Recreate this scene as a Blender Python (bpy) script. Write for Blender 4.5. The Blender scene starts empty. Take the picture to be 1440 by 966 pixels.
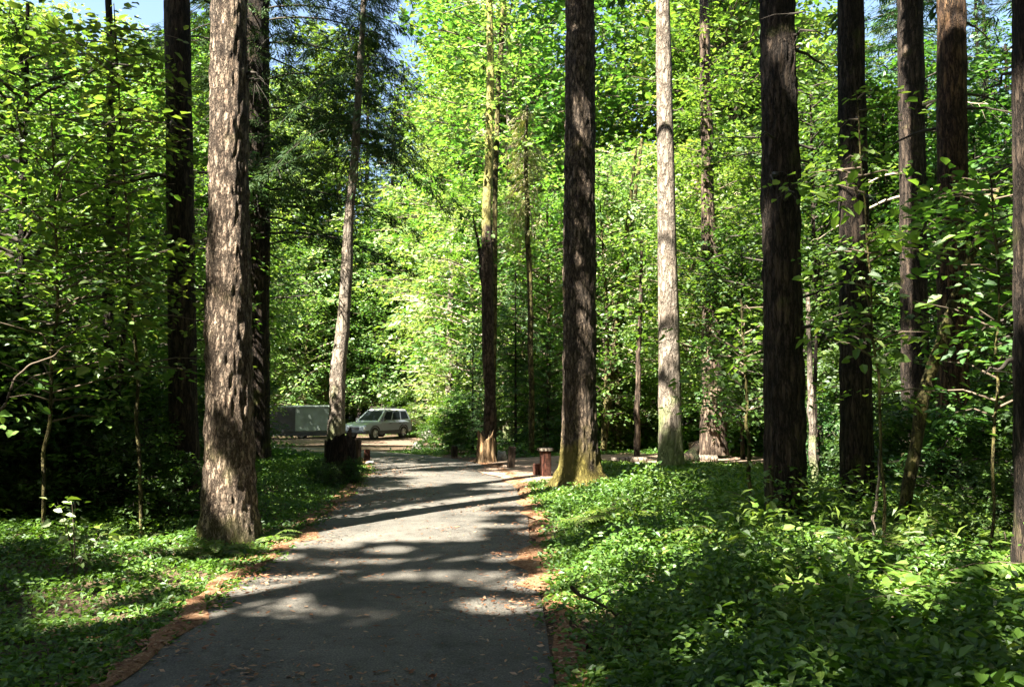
import bpy, math, random
import numpy as np
from mathutils import Vector

# ------------------------------------------------------------------ camera, sky, sun, exposure
sc = bpy.context.scene
COL = sc.collection
FPX, PITCH, EYE = 1200.0, math.radians(3.2), 1.9
cam_d = bpy.data.cameras.new("camera")
cam_d.sensor_width = 36.0
cam_d.lens = 36.0 * FPX / 1440.0
cam_d.clip_start, cam_d.clip_end = 0.05, 2000.0
cam = bpy.data.objects.new("camera", cam_d)
cam.location = (0, 0, EYE)
cam.rotation_euler = (math.radians(90) + PITCH, 0, 0)
COL.objects.link(cam)
sc.camera = cam

SUN_EL = math.radians(52)
SUN_H = np.array([-0.655, -0.755]); SUN_H /= np.linalg.norm(SUN_H)
SUN = np.array([SUN_H[0] * math.cos(SUN_EL), SUN_H[1] * math.cos(SUN_EL), math.sin(SUN_EL)])
world = bpy.data.worlds.new("World")
sc.world = world
world.use_nodes = True
wn = world.node_tree
bg = wn.nodes["Background"]
sky = wn.nodes.new("ShaderNodeTexSky")
sky.sky_type = 'NISHITA'
sky.sun_disc = False
sky.sun_elevation = SUN_EL
sky.sun_rotation = math.atan2(SUN_H[0], SUN_H[1])
sky.dust_density = 2.0
wn.links.new(sky.outputs[0], bg.inputs[0])
bg.inputs[1].default_value = 0.05
sun_d = bpy.data.lights.new("sun", 'SUN')
sun_d.energy = 5.0
sun_d.angle = math.radians(0.5)
sun_d.color = (1.0, 0.93, 0.80)
sun = bpy.data.objects.new("sun", sun_d)
sun.rotation_euler = Vector(SUN).to_track_quat('Z', 'Y').to_euler()
sun.location = tuple(SUN * 60)
COL.objects.link(sun)
sc.view_settings.view_transform = 'Standard'
sc.view_settings.look = 'None'
sc.view_settings.gamma = 1.0
sc.view_settings.use_curve_mapping = False
sc.view_settings.exposure = 3.12
cy = sc.cycles
cy.max_bounces = 6; cy.diffuse_bounces = 3; cy.glossy_bounces = 2
cy.transmission_bounces = 4; cy.transparent_max_bounces = 4
cy.sample_clamp_indirect = 6.0
cy.use_denoising = True

# ------------------------------------------------------------------ numbers and helpers
RNG = np.random.default_rng(7)
CT, ST = math.cos(PITCH), math.sin(PITCH)

def _hash(ix, iy, iz, seed):
    h = (ix * 374761393 + iy * 668265263 + iz * 1274126177 + seed * 974711) & 0x7fffffff
    h = ((h ^ (h >> 13)) * 1103515245) & 0x7fffffff
    h = (h ^ (h >> 16)) & 0xffff
    return h / 65535.0

def vnoise(P, seed=0):
    """value noise 0..1 at points P (n,3)"""
    P = np.asarray(P, float)
    I = np.floor(P).astype(np.int64); F = P - I
    F = F * F * (3 - 2 * F)
    r = 0
    for dx in (0, 1):
        for dy in (0, 1):
            for dz in (0, 1):
                w = (F[:, 0] if dx else 1 - F[:, 0]) * (F[:, 1] if dy else 1 - F[:, 1]) * (F[:, 2] if dz else 1 - F[:, 2])
                r = r + w * _hash(I[:, 0] + dx, I[:, 1] + dy, I[:, 2] + dz, seed)
    return r

def noise2(x, y, s, seed=0):
    x = np.atleast_1d(np.asarray(x, float)); y = np.atleast_1d(np.asarray(y, float))
    return vnoise(np.stack([x / s, y / s, np.zeros_like(x) + .37], 1), seed)

def sstep(a, b, x):
    t = np.clip((np.asarray(x, float) - a) / (b - a), 0, 1)
    return t * t * (3 - 2 * t)

# road edges in plan, metres: the lane runs forward and bends away to the left in the dip
ROAD_Y = np.array([-30, -6, 0.0, 5.3, 8.3, 11.7, 16.3, 20.5, 24.5, 28.5, 32.5, 36.0])
ROAD_L = np.array([-2.3, -2.5, -2.55, -2.60, -2.66, -2.78, -2.98, -3.35, -4.25, -6.2, -9.6, -15.0])
ROAD_R = np.array([.45, .38, .33, .28, .26, .25, .2, -.25, -1.35, -3.5, -5.6, -7.2])

def road_off(x, y):
    """how far outside the lane a point lies, metres (negative inside)"""
    l = np.interp(y, ROAD_Y, ROAD_L); r = np.interp(y, ROAD_Y, ROAD_R)
    o = np.maximum(l - x, x - r)
    far = np.maximum(np.abs(np.asarray(y) - 37.5) - 3.0, np.asarray(x) + 4.0)   # the part of the lane that runs off left
    return np.minimum(np.where(np.asarray(y) > 36, 99, o), far)

def gz(x, y):
    x = np.asarray(x, float); y = np.asarray(y, float)
    base = -0.95 * sstep(20, 50, y)
    m = sstep(0.3, 2.5, np.minimum(road_off(x, y), 50))
    n = (noise2(x.ravel(), y.ravel(), 2.2, 3).reshape(x.shape) - .5) * .16
    n = n + (noise2(x.ravel(), y.ravel(), 7.0, 5).reshape(x.shape) - .4) * .28 * sstep(1.5, 5, np.minimum(road_off(x, y), 50))
    return base + m * n

def gz1(x, y):
    return float(gz(np.array([x]), np.array([y]))[0])

def ray(px, py):
    a = (px - 720.0) / FPX; b = (483.0 - py) / FPX
    return np.array([a, CT - b * ST, ST + b * CT])

def at_depth(px, py, depth):
    d = ray(px, py); t = depth / d[1]
    return np.array([0, 0, EYE]) + d * t

def on_ground(px, py):
    d = ray(px, py); t = 20.0
    z = 0.0
    for _ in range(40):
        t = (z - EYE) / d[2]
        z = .5 * z + .5 * gz1(d[0] * t, d[1] * t)
    return np.array([d[0] * t, d[1] * t, z])

def to_px(P):
    P = np.asarray(P, float)
    x, y, z = P[:, 0], P[:, 1], P[:, 2] - EYE
    dep = y * CT + z * ST
    up = -y * ST + z * CT
    dep = np.where(dep < .1, .1, dep)
    return 720 + FPX * x / dep, 483 - FPX * up / dep

def norm(v):
    return v / np.maximum(np.linalg.norm(v, axis=-1, keepdims=True), 1e-9)

class MB:
    """collects quads (and a random value and material slot per face) into ONE mesh"""
    def __init__(self):
        self.V = []; self.F = []; self.R = []; self.M = []; self.S = []; self.n = 0
    def quads(self, V, F, r=None, m=0, smooth=False):
        V = np.asarray(V, float).reshape(-1, 3); F = np.asarray(F, np.int64).reshape(-1, 4)
        self.V.append(V); self.F.append(F + self.n); self.n += len(V)
        self.R.append(np.full(len(F), .5) if r is None else np.asarray(r, float))
        self.M.append(np.full(len(F), m, np.int32)); self.S.append(np.full(len(F), smooth, bool))
    def kites(self, P, D, N, S, W=.6, fold=.12, droop=.12, r=None, m=0):
        P = np.asarray(P, float); k = len(P)
        if k == 0: return
        D = norm(D); T = norm(np.cross(N, D)); N2 = np.cross(D, T)
        S = np.broadcast_to(np.asarray(S, float), (k,))[:, None]; W = np.broadcast_to(np.asarray(W, float), (k,))[:, None]
        if np.ndim(W) and float(np.mean(W)) > .45:
            rr = RNG.random(k) if r is None else np.asarray(r, float)
            w1, w2 = T * S * W * .5, T * S * W * .38
            up1, up2 = N2 * S * fold, N2 * S * (fold * .7 - droop * .5)
            v = np.stack([P, P + D * S * .32 - w1 + up1, P + D * S * .72 - w2 + up2, P + D * S - N2 * S * droop,
                          P + D * S * .72 + w2 + up2, P + D * S * .32 + w1 + up1], 1)
            i = np.arange(k)[:, None] * 6
            F = np.concatenate([i + np.array([[0, 1, 2, 3]]), i + np.array([[0, 3, 4, 5]])], 0)
            self.quads(v, F, np.concatenate([rr, rr]), m); return
        v = np.stack([P, P + D * S * .48 + T * S * W * .5 + N2 * S * fold, P + D * S - N2 * S * droop,
                      P + D * S * .48 - T * S * W * .5 + N2 * S * fold], 1)
        self.quads(v, np.arange(4 * k).reshape(k, 4), RNG.random(k) if r is None else r, m)
    def tube(self, pts, rad, sides=5, m=0, cap=False, squash=None):
        pts = np.asarray(pts, float); k = len(pts)
        rad = np.broadcast_to(np.asarray(rad, float), (k,))
        t = norm(np.gradient(pts, axis=0))
        ref = np.where(np.abs(t[:, 2:3]) > .9, np.array([[1., 0, 0]]), np.array([[0, 0, 1.]]))
        a = norm(np.cross(ref, t)); b = np.cross(t, a)
        th = np.arange(sides) * 2 * math.pi / sides
        ring = pts[:, None, :] + rad[:, None, None] * (a[:, None, :] * np.cos(th)[None, :, None] + b[:, None, :] * np.sin(th)[None, :, None])
        V = ring.reshape(-1, 3)
        i = np.arange(k - 1)[:, None] * sides; j = np.arange(sides)[None, :]; j2 = (j + 1) % sides
        F = np.stack([i + j, i + j2, i + sides + j2, i + sides + j], -1).reshape(-1, 4)
        if cap:
            V = np.vstack([V, pts[:1], pts[-1:]]); c0 = k * sides
            jj = np.arange(sides); kk = (jj + 1) % sides
            F = np.vstack([F, np.stack([kk, jj, np.full(sides, c0), np.full(sides, c0)], 1),
                           np.stack([(k - 1) * sides + jj, (k - 1) * sides + kk, np.full(sides, c0 + 1), np.full(sides, c0 + 1)], 1)])
        self.quads(V, F, np.full(len(F), .5), m, True)
    def box(self, lo, hi, m=0, taper=0.0):
        x0, y0, z0 = lo; x1, y1, z1 = hi; t = taper
        V = [(x0, y0, z0), (x1, y0, z0), (x1, y1, z0), (x0, y1, z0), (x0 + t, y0 + t, z1), (x1 - t, y0 + t, z1), (x1 - t, y1 - t, z1), (x0 + t, y1 - t, z1)]
        self.quads(V, [(3, 2, 1, 0), (4, 5, 6, 7), (0, 1, 5, 4), (1, 2, 6, 5), (2, 3, 7, 6), (3, 0, 4, 7)], None, m)
    def mesh(self, name, mats):
        V = np.vstack(self.V).astype(np.float32); F = np.vstack(self.F)
        R = np.concatenate(self.R); M = np.concatenate(self.M); S = np.concatenate(self.S)
        tri = F[:, 2] == F[:, 3]
        cnt = np.where(tri, 3, 4).astype(np.int32)
        mask = np.ones(F.shape, bool); mask[tri, 3] = False
        loops = F[mask].astype(np.int32)
        me = bpy.data.meshes.new(name)
        me.vertices.add(len(V)); me.vertices.foreach_set("co", V.ravel())
        me.loops.add(len(loops)); me.loops.foreach_set("vertex_index", loops)
        me.polygons.add(len(F))
        me.polygons.foreach_set("loop_start", np.concatenate([[0], np.cumsum(cnt)[:-1]]).astype(np.int32))
        me.polygons.foreach_set("material_index", M)
        me.update(calc_edges=True)
        me.polygons.foreach_set("use_smooth", S)
        at = me.attributes.new("rnd", 'FLOAT', 'FACE'); at.data.foreach_set("value", R.astype(np.float32))
        for mt in (mats if isinstance(mats, (list, tuple)) else [mats]): me.materials.append(mt)
        return me
    def obj(self, name, mats, parent=None, loc=None):
        return link(name, self.mesh(name, mats), parent, loc)

def link(name, me, parent=None, loc=None):
    o = bpy.data.objects.new(name, me); COL.objects.link(o)
    if parent: o.parent = parent
    if loc is not None: o.location = tuple(loc)
    return o

def tag(o, label=None, cat=None, group=None, kind=None):
    if label: o["label"] = label
    if cat: o["category"] = cat
    if group: o["group"] = group
    if kind: o["kind"] = kind
    return o

def empty(name, loc, label, cat, group=None, rz=0.0):
    o = bpy.data.objects.new(name, None); COL.objects.link(o)
    o.location = tuple(loc); o.rotation_euler = (0, 0, rz)
    return tag(o, label, cat, group)

def copy_thing(o, parent=None):
    c = o.copy(); COL.objects.link(c); c.parent = parent
    for ch in o.children: copy_thing(ch, c)
    return c

# ------------------------------------------------------------------ materials
def new_mat(name):
    m = bpy.data.materials.new(name); m.use_nodes = True
    nt = m.node_tree; nt.nodes.clear()
    out = nt.nodes.new("ShaderNodeOutputMaterial")
    return m, nt, out

def N(nt, t, **kw):
    n = nt.nodes.new(t)
    for k, v in kw.items():
        if k in n.inputs.keys(): n.inputs[k].default_value = v
        else: setattr(n, k, v)
    return n

def ramp(nt, stops, fac=None):
    r = nt.nodes.new("ShaderNodeValToRGB"); e = r.color_ramp.elements
    while len(e) < len(stops): e.new(.5)
    for el, (p, c) in zip(e, stops): el.position = p; el.color = (*c, 1)
    if fac is not None: nt.links.new(fac, r.inputs[0])
    return r

def leaf_mat(name, cols, trans=.5, tr_tint=(1.42, 1.5, .6), gloss=.03, rough=.5, osat=.12):
    m, nt, out = new_mat(name); L = nt.links.new
    at = N(nt, "ShaderNodeAttribute", attribute_name="rnd")
    oi = N(nt, "ShaderNodeObjectInfo")
    k = len(cols)
    rp = ramp(nt, [(i / max(1, k - 1), c) for i, c in enumerate(cols)], at.outputs["Fac"])
    hs = N(nt, "ShaderNodeHueSaturation")
    mr = N(nt, "ShaderNodeMapRange"); mr.inputs["To Min"].default_value = .5 - .022; mr.inputs["To Max"].default_value = .5 + .022
    mv = N(nt, "ShaderNodeMapRange"); mv.inputs["To Min"].default_value = 1 - osat * 1.6; mv.inputs["To Max"].default_value = 1 + osat * 1.6
    L(oi.outputs["Random"], mr.inputs[0]); L(mr.outputs[0], hs.inputs["Hue"])
    mu = N(nt, "ShaderNodeMath", operation='MULTIPLY'); mu.inputs[1].default_value = 7.31
    fr = N(nt, "ShaderNodeMath", operation='FRACT')
    L(oi.outputs["Random"], mu.inputs[0]); L(mu.outputs[0], fr.inputs[0]); L(fr.outputs[0], mv.inputs[0]); L(mv.outputs[0], hs.inputs["Value"])
    L(rp.outputs[0], hs.inputs["Color"])
    df = N(nt, "ShaderNodeBsdfDiffuse"); tr = N(nt, "ShaderNodeBsdfTranslucent")
    L(hs.outputs[0], df.inputs[0])
    tm = N(nt, "ShaderNodeMix", data_type='RGBA', blend_type='MULTIPLY'); tm.inputs[0].default_value = 1
    L(hs.outputs[0], tm.inputs[6]); tm.inputs[7].default_value = (*tr_tint, 1)
    L(tm.outputs[2], tr.inputs[0])
    mx = N(nt, "ShaderNodeMixShader"); mx.inputs[0].default_value = trans
    L(df.outputs[0], mx.inputs[1]); L(tr.outputs[0], mx.inputs[2])
    gl = N(nt, "ShaderNodeBsdfGlossy"); gl.inputs["Roughness"].default_value = rough
    gl.inputs[0].default_value = (.9, .95, 1, 1)
    m2 = N(nt, "ShaderNodeMixShader"); m2.inputs[0].default_value = gloss
    L(mx.outputs[0], m2.inputs[1]); L(gl.outputs[0], m2.inputs[2])
    L(m2.outputs[0], out.inputs[0])
    return m

def bark_mat(name, dark, mid, light, scale=14.0, stretch=.16, bump=.7, moss=0.0, moss_h=1.2, moss_lo=0.0, crack=.9, mosscol=(.09, .10, .02), lichen=0.0, lichcol=(.45, .45, .38)):
    m, nt, out = new_mat(name); L = nt.links.new
    tc = N(nt, "ShaderNodeTexCoord"); oi = N(nt, "ShaderNodeObjectInfo")
    ad = N(nt, "ShaderNodeVectorMath", operation='ADD'); ml = N(nt, "ShaderNodeMath", operation='MULTIPLY'); ml.inputs[1].default_value = 91.0
    L(oi.outputs["Random"], ml.inputs[0]); L(tc.outputs["Object"], ad.inputs[0]); L(ml.outputs[0], ad.inputs[1])
    mp = N(nt, "ShaderNodeMapping"); mp.inputs["Scale"].default_value = (1, 1, stretch)
    L(ad.outputs[0], mp.inputs[0])
    n1 = N(nt, "ShaderNodeTexNoise"); n1.inputs["Scale"].default_value = scale; n1.inputs["Detail"].default_value = 7; n1.inputs["Roughness"].default_value = .62; n1.inputs["Distortion"].default_value = .6
    n2 = N(nt, "ShaderNodeTexNoise"); n2.inputs["Scale"].default_value = scale * 3.2; n2.inputs["Detail"].default_value = 4
    n3 = N(nt, "ShaderNodeTexNoise"); n3.inputs["Scale"].default_value = 2.3; n3.inputs["Detail"].default_value = 5
    for n in (n1, n2): L(mp.outputs[0], n.inputs["Vector"])
    L(ad.outputs[0], n3.inputs["Vector"])
    rp = ramp(nt, [(.26, dark), (.42, mid), (.62, tuple(c * .78 for c in light)), (.95, light)], n1.outputs[0])
    rf = ramp(nt, [(.3, (.55, .52, .5)), (.5, (.95, .95, .95)), (.7, (1.25, 1.24, 1.22))], n2.outputs[0])
    xf = N(nt, "ShaderNodeMix", data_type='RGBA', blend_type='MULTIPLY'); xf.inputs[0].default_value = .9
    L(rp.outputs[0], xf.inputs[6]); L(rf.outputs[0], xf.inputs[7]); col = xf.outputs[2]
    def mixin(fac, c, prev, blend='MIX'):
        x = N(nt, "ShaderNodeMix", data_type='RGBA', blend_type=blend)
        L(fac, x.inputs[0]) if not isinstance(fac, float) else setattr(x.inputs[0], "default_value", fac)
        L(prev, x.inputs[6]); x.inputs[7].default_value = (*c, 1) if not hasattr(c, "is_linked") else (0, 0, 0, 1)
        return x.outputs[2]
    r3 = ramp(nt, [(.35, (.62, .62, .62)), (.65, (1.15, 1.1, 1.05))], n3.outputs[0])
    xm = N(nt, "ShaderNodeMix", data_type='RGBA', blend_type='MULTIPLY'); xm.inputs[0].default_value = .8
    L(col, xm.inputs[6]); L(r3.outputs[0], xm.inputs[7]); col = xm.outputs[2]
    vo = N(nt, "ShaderNodeTexVoronoi", feature='DISTANCE_TO_EDGE'); vo.inputs["Scale"].default_value = scale * .75; vo.inputs["Randomness"].default_value = 1
    dm = N(nt, "ShaderNodeMix", data_type='RGBA', blend_type='ADD'); dm.inputs[0].default_value = .09
    L(mp.outputs[0], dm.inputs[6]); L(n2.outputs["Color"], dm.inputs[7]); L(dm.outputs[2], vo.inputs["Vector"])
    rv = ramp(nt, [(0.0, (.12, .10, .085)), (.09, (.55, .53, .51)), (.20, (1.0, .98, .96))], vo.outputs["Distance"])
    xv = N(nt, "ShaderNodeMix", data_type='RGBA', blend_type='MULTIPLY'); xv.inputs[0].default_value = crack
    L(col, xv.inputs[6]); L(rv.outputs[0], xv.inputs[7]); col = xv.outputs[2]
    if lichen:
        rl = ramp(nt, [(.62 - lichen * .2, (0, 0, 0)), (.68 - lichen * .1, (1, 1, 1))], n2.outputs[0])
        col = mixin(rl.outputs[0], lichcol, col)
    if moss:
        sp = N(nt, "ShaderNodeSeparateXYZ"); L(tc.outputs["Object"], sp.inputs[0])
        mh = N(nt, "ShaderNodeMapRange"); mh.inputs["From Min"].default_value = moss_lo; mh.inputs["From Max"].default_value = moss_h
        mh.inputs["To Min"].default_value = moss; mh.inputs["To Max"].default_value = 0
        L(sp.outputs[2], mh.inputs[0])
        sb = N(nt, "ShaderNodeMath", operation='ADD'); L(mh.outputs[0], sb.inputs[0]); L(n3.outputs[0], sb.inputs[1])
        rm = ramp(nt, [(.62, (0, 0, 0)), (.85, (1, 1, 1))], sb.outputs[0])
        col = mixin(rm.outputs[0], mosscol, col)
    b = N(nt, "ShaderNodeBsdfPrincipled"); b.inputs["Roughness"].default_value = .9
    b.inputs["Specular IOR Level"].default_value = .25
    L(col, b.inputs["Base Color"])
    cm_ = N(nt, "ShaderNodeMapRange"); cm_.inputs["From Max"].default_value = .22; cm_.inputs["To Max"].default_value = .8; L(vo.outputs["Distance"], cm_.inputs[0])
    a0 = N(nt, "ShaderNodeMath", operation='MULTIPLY_ADD'); L(n1.outputs[0], a0.inputs[0]); a0.inputs[1].default_value = .6; L(cm_.outputs[0], a0.inputs[2])
    am = N(nt, "ShaderNodeMath", operation='ADD'); L(a0.outputs[0], am.inputs[0])
    mm = N(nt, "ShaderNodeMath", operation='MULTIPLY'); mm.inputs[1].default_value = .35; L(n2.outputs[0], mm.inputs[0]); L(mm.outputs[0], am.inputs[1])
    bp = N(nt, "ShaderNodeBump"); bp.inputs["Strength"].default_value = bump; bp.inputs["Distance"].default_value = .06
    L(am.outputs[0], bp.inputs["Height"]); L(bp.outputs[0], b.inputs["Normal"])
    L(b.outputs[0], out.inputs[0])
    return m

def soil_mat(name, cols, scale=3.0, bump=.5, rough=.95, fine=40.0):
    m, nt, out = new_mat(name); L = nt.links.new
    tc = N(nt, "ShaderNodeTexCoord")
    n1 = N(nt, "ShaderNodeTexNoise"); n1.inputs["Scale"].default_value = scale; n1.inputs["Detail"].default_value = 8; n1.inputs["Roughness"].default_value = .68
    n2 = N(nt, "ShaderNodeTexNoise"); n2.inputs["Scale"].default_value = fine; n2.inputs["Detail"].default_value = 5; n2.inputs["Roughness"].default_value = .7
    for n in (n1, n2): L(tc.outputs["Object"], n.inputs["Vector"])
    ad = N(nt, "ShaderNodeMath", operation='ADD'); mu = N(nt, "ShaderNodeMath", operation='MULTIPLY'); mu.inputs[1].default_value = .5
    L(n1.outputs[0], ad.inputs[0]); L(n2.outputs[0], ad.inputs[1]); L(ad.outputs[0], mu.inputs[0])
    k = len(cols)
    rp = ramp(nt, [(.36 + .28 * i / (k - 1), c) for i, c in enumerate(cols)], mu.outputs[0])
    b = N(nt, "ShaderNodeBsdfPrincipled"); b.inputs["Roughness"].default_value = rough; b.inputs["Specular IOR Level"].default_value = .3
    L(rp.outputs[0], b.inputs["Base Color"])
    bp = N(nt, "ShaderNodeBump"); bp.inputs["Strength"].default_value = bump; bp.inputs["Distance"].default_value = .02
    L(n2.outputs[0], bp.inputs["Height"]); L(bp.outputs[0], b.inputs["Normal"])
    L(b.outputs[0], out.inputs[0])
    return m

def plain(name, col, rough=.5, metal=0.0, var=.15, scale=6.0, coat=0.0):
    m, nt, out = new_mat(name); L = nt.links.new
    tc = N(nt, "ShaderNodeTexCoord"); n1 = N(nt, "ShaderNodeTexNoise"); n1.inputs["Scale"].default_value = scale; n1.inputs["Detail"].default_value = 6
    L(tc.outputs["Object"], n1.inputs["Vector"])
    rp = ramp(nt, [(.3, tuple(c * (1 - var) for c in col)), (.7, tuple(min(1, c * (1 + var)) for c in col))], n1.outputs[0])
    b = N(nt, "ShaderNodeBsdfPrincipled"); b.inputs["Roughness"].default_value = rough; b.inputs["Metallic"].default_value = metal
    b.inputs["Coat Weight"].default_value = coat
    L(rp.outputs[0], b.inputs["Base Color"]); L(b.outputs[0], out.inputs[0])
    return m

M = {}
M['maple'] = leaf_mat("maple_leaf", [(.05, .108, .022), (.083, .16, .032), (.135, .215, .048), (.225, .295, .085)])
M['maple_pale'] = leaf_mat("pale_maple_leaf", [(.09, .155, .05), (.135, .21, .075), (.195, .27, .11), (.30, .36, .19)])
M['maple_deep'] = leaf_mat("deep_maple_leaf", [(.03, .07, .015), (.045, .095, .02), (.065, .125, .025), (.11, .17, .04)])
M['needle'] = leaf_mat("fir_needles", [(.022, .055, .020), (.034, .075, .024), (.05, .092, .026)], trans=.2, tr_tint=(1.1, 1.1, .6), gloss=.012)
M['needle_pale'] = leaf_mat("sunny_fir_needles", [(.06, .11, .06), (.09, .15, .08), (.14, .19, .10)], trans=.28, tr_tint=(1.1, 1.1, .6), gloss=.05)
M['shrub'] = leaf_mat("shrub_leaf", [(.035, .08, .014), (.06, .12, .02), (.09, .17, .028), (.14, .22, .04)])
M['herb'] = leaf_mat("herb_leaf", [(.034, .09, .012), (.06, .14, .017), (.10, .195, .025), (.20, .285, .05)], trans=.4)
M['grass'] = leaf_mat("grass_blade", [(.05, .10, .015), (.08, .15, .02), (.13, .20, .03)], trans=.36)
M['fern'] = leaf_mat("fern_frond", [(.06, .115, .015), (.11, .18, .028), (.18, .25, .045)], trans=.42)
M['pale_leaf'] = leaf_mat("pale_blossom", [(.28, .36, .18), (.45, .5, .33)], trans=.3)
M['drymoss'] = leaf_mat("hanging_moss", [(.16, .17, .05), (.26, .26, .10), (.34, .34, .16)], trans=.3)
M['litterleaf'] = leaf_mat("dead_needles", [(.10, .045, .02), (.17, .08, .035), (.26, .15, .08), (.33, .24, .15)], trans=.05, tr_tint=(1, 1, 1), gloss=.02)
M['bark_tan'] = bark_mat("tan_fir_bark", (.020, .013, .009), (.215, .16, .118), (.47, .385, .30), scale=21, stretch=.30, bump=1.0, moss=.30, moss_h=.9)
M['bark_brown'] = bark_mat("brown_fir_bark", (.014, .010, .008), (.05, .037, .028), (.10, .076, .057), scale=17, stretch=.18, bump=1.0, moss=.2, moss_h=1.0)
M['bark_centre'] = bark_mat("grey_brown_bark", (.02, .013, .009), (.11, .085, .062), (.27, .215, .165), scale=19, stretch=.28, bump=1.0, moss=.62, moss_h=1.3, mosscol=(.17, .14, .035))
M['bark_pale'] = bark_mat("pale_bark", (.06, .045, .035), (.25, .21, .17), (.40, .35, .295), scale=11, stretch=.3, bump=.8, crack=.5, moss=.42, moss_h=2.2, mosscol=(.16, .19, .08))
M['bark_orange'] = bark_mat('orange_brown_bark', (.02, .012, .008), (.08, .047, .028), (.21, .13, .07), scale=17, stretch=.2, bump=1.0)
M['bark_red'] = bark_mat("red_bark", (.02, .014, .010), (.10, .072, .053), (.27, .21, .16), scale=11, bump=.8)
M['bark_moss'] = bark_mat("mossy_bark", (.03, .026, .012), (.10, .09, .03), (.20, .185, .075), scale=11, stretch=.4, bump=.7)
M['bark_mosstop'] = bark_mat('mossy_top_bark', (.022, .016, .012), (.07, .05, .036), (.14, .105, .075), scale=11, stretch=.4, bump=.7, moss=.75, moss_h=5.5, moss_lo=9.0, mosscol=(.26, .24, .08))
M['bark_stump'] = bark_mat("dark_stump_wood", (.012, .009, .007), (.04, .028, .02), (.085, .058, .04), scale=12, bump=1.0, moss=.3, moss_h=.6, mosscol=(.03, .05, .012))
M['wood_raw'] = bark_mat("raw_orange_wood", (.08, .042, .02), (.28, .18, .095), (.44, .33, .20), scale=10, stretch=.12, bump=.6)
M['wood_grey'] = bark_mat("weathered_wood", (.10, .08, .065), (.25, .21, .17), (.42, .37, .31), scale=12, stretch=.3, bump=.5)
M['wood_redpost'] = bark_mat("red_post_wood", (.04, .015, .010), (.11, .04, .026), (.20, .085, .055), scale=14, bump=.4)
M['wood_post'] = bark_mat("dark_post_wood", (.02, .014, .010), (.06, .042, .03), (.12, .085, .06), scale=14, bump=.4)
M['twig'] = plain("twig_bark", (.10, .075, .05), .9, var=.4)
M['twig_dark'] = plain("dark_twig_bark", (.035, .028, .02), .9, var=.4)
M['twig_pale'] = plain("pale_twig_bark", (.34, .28, .21), .85, var=.3)
M['forest_floor'] = soil_mat("forest_floor", [(.016, .012, .008), (.045, .03, .018), (.09, .058, .034), (.13, .10, .05)], 2.5)
M['dirt'] = soil_mat("bare_dirt", [(.13, .085, .058), (.22, .155, .11), (.32, .245, .185)], 1.6, bump=.6)
M['dirt_dark'] = soil_mat('darker_dirt', [(.06, .04, .028), (.12, .08, .056), (.20, .14, .10)], 1.2, bump=.6)  # the same dirt in a darker tone
M['verge'] = soil_mat("needle_verge", [(.05, .023, .012), (.14, .066, .03), (.235, .13, .068), (.34, .24, .15)], 4.0, bump=.7)
M['rock'] = soil_mat("grey_rock", [(.12, .115, .10), (.26, .25, .22), (.42, .40, .36)], 5.0, bump=.7)

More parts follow.
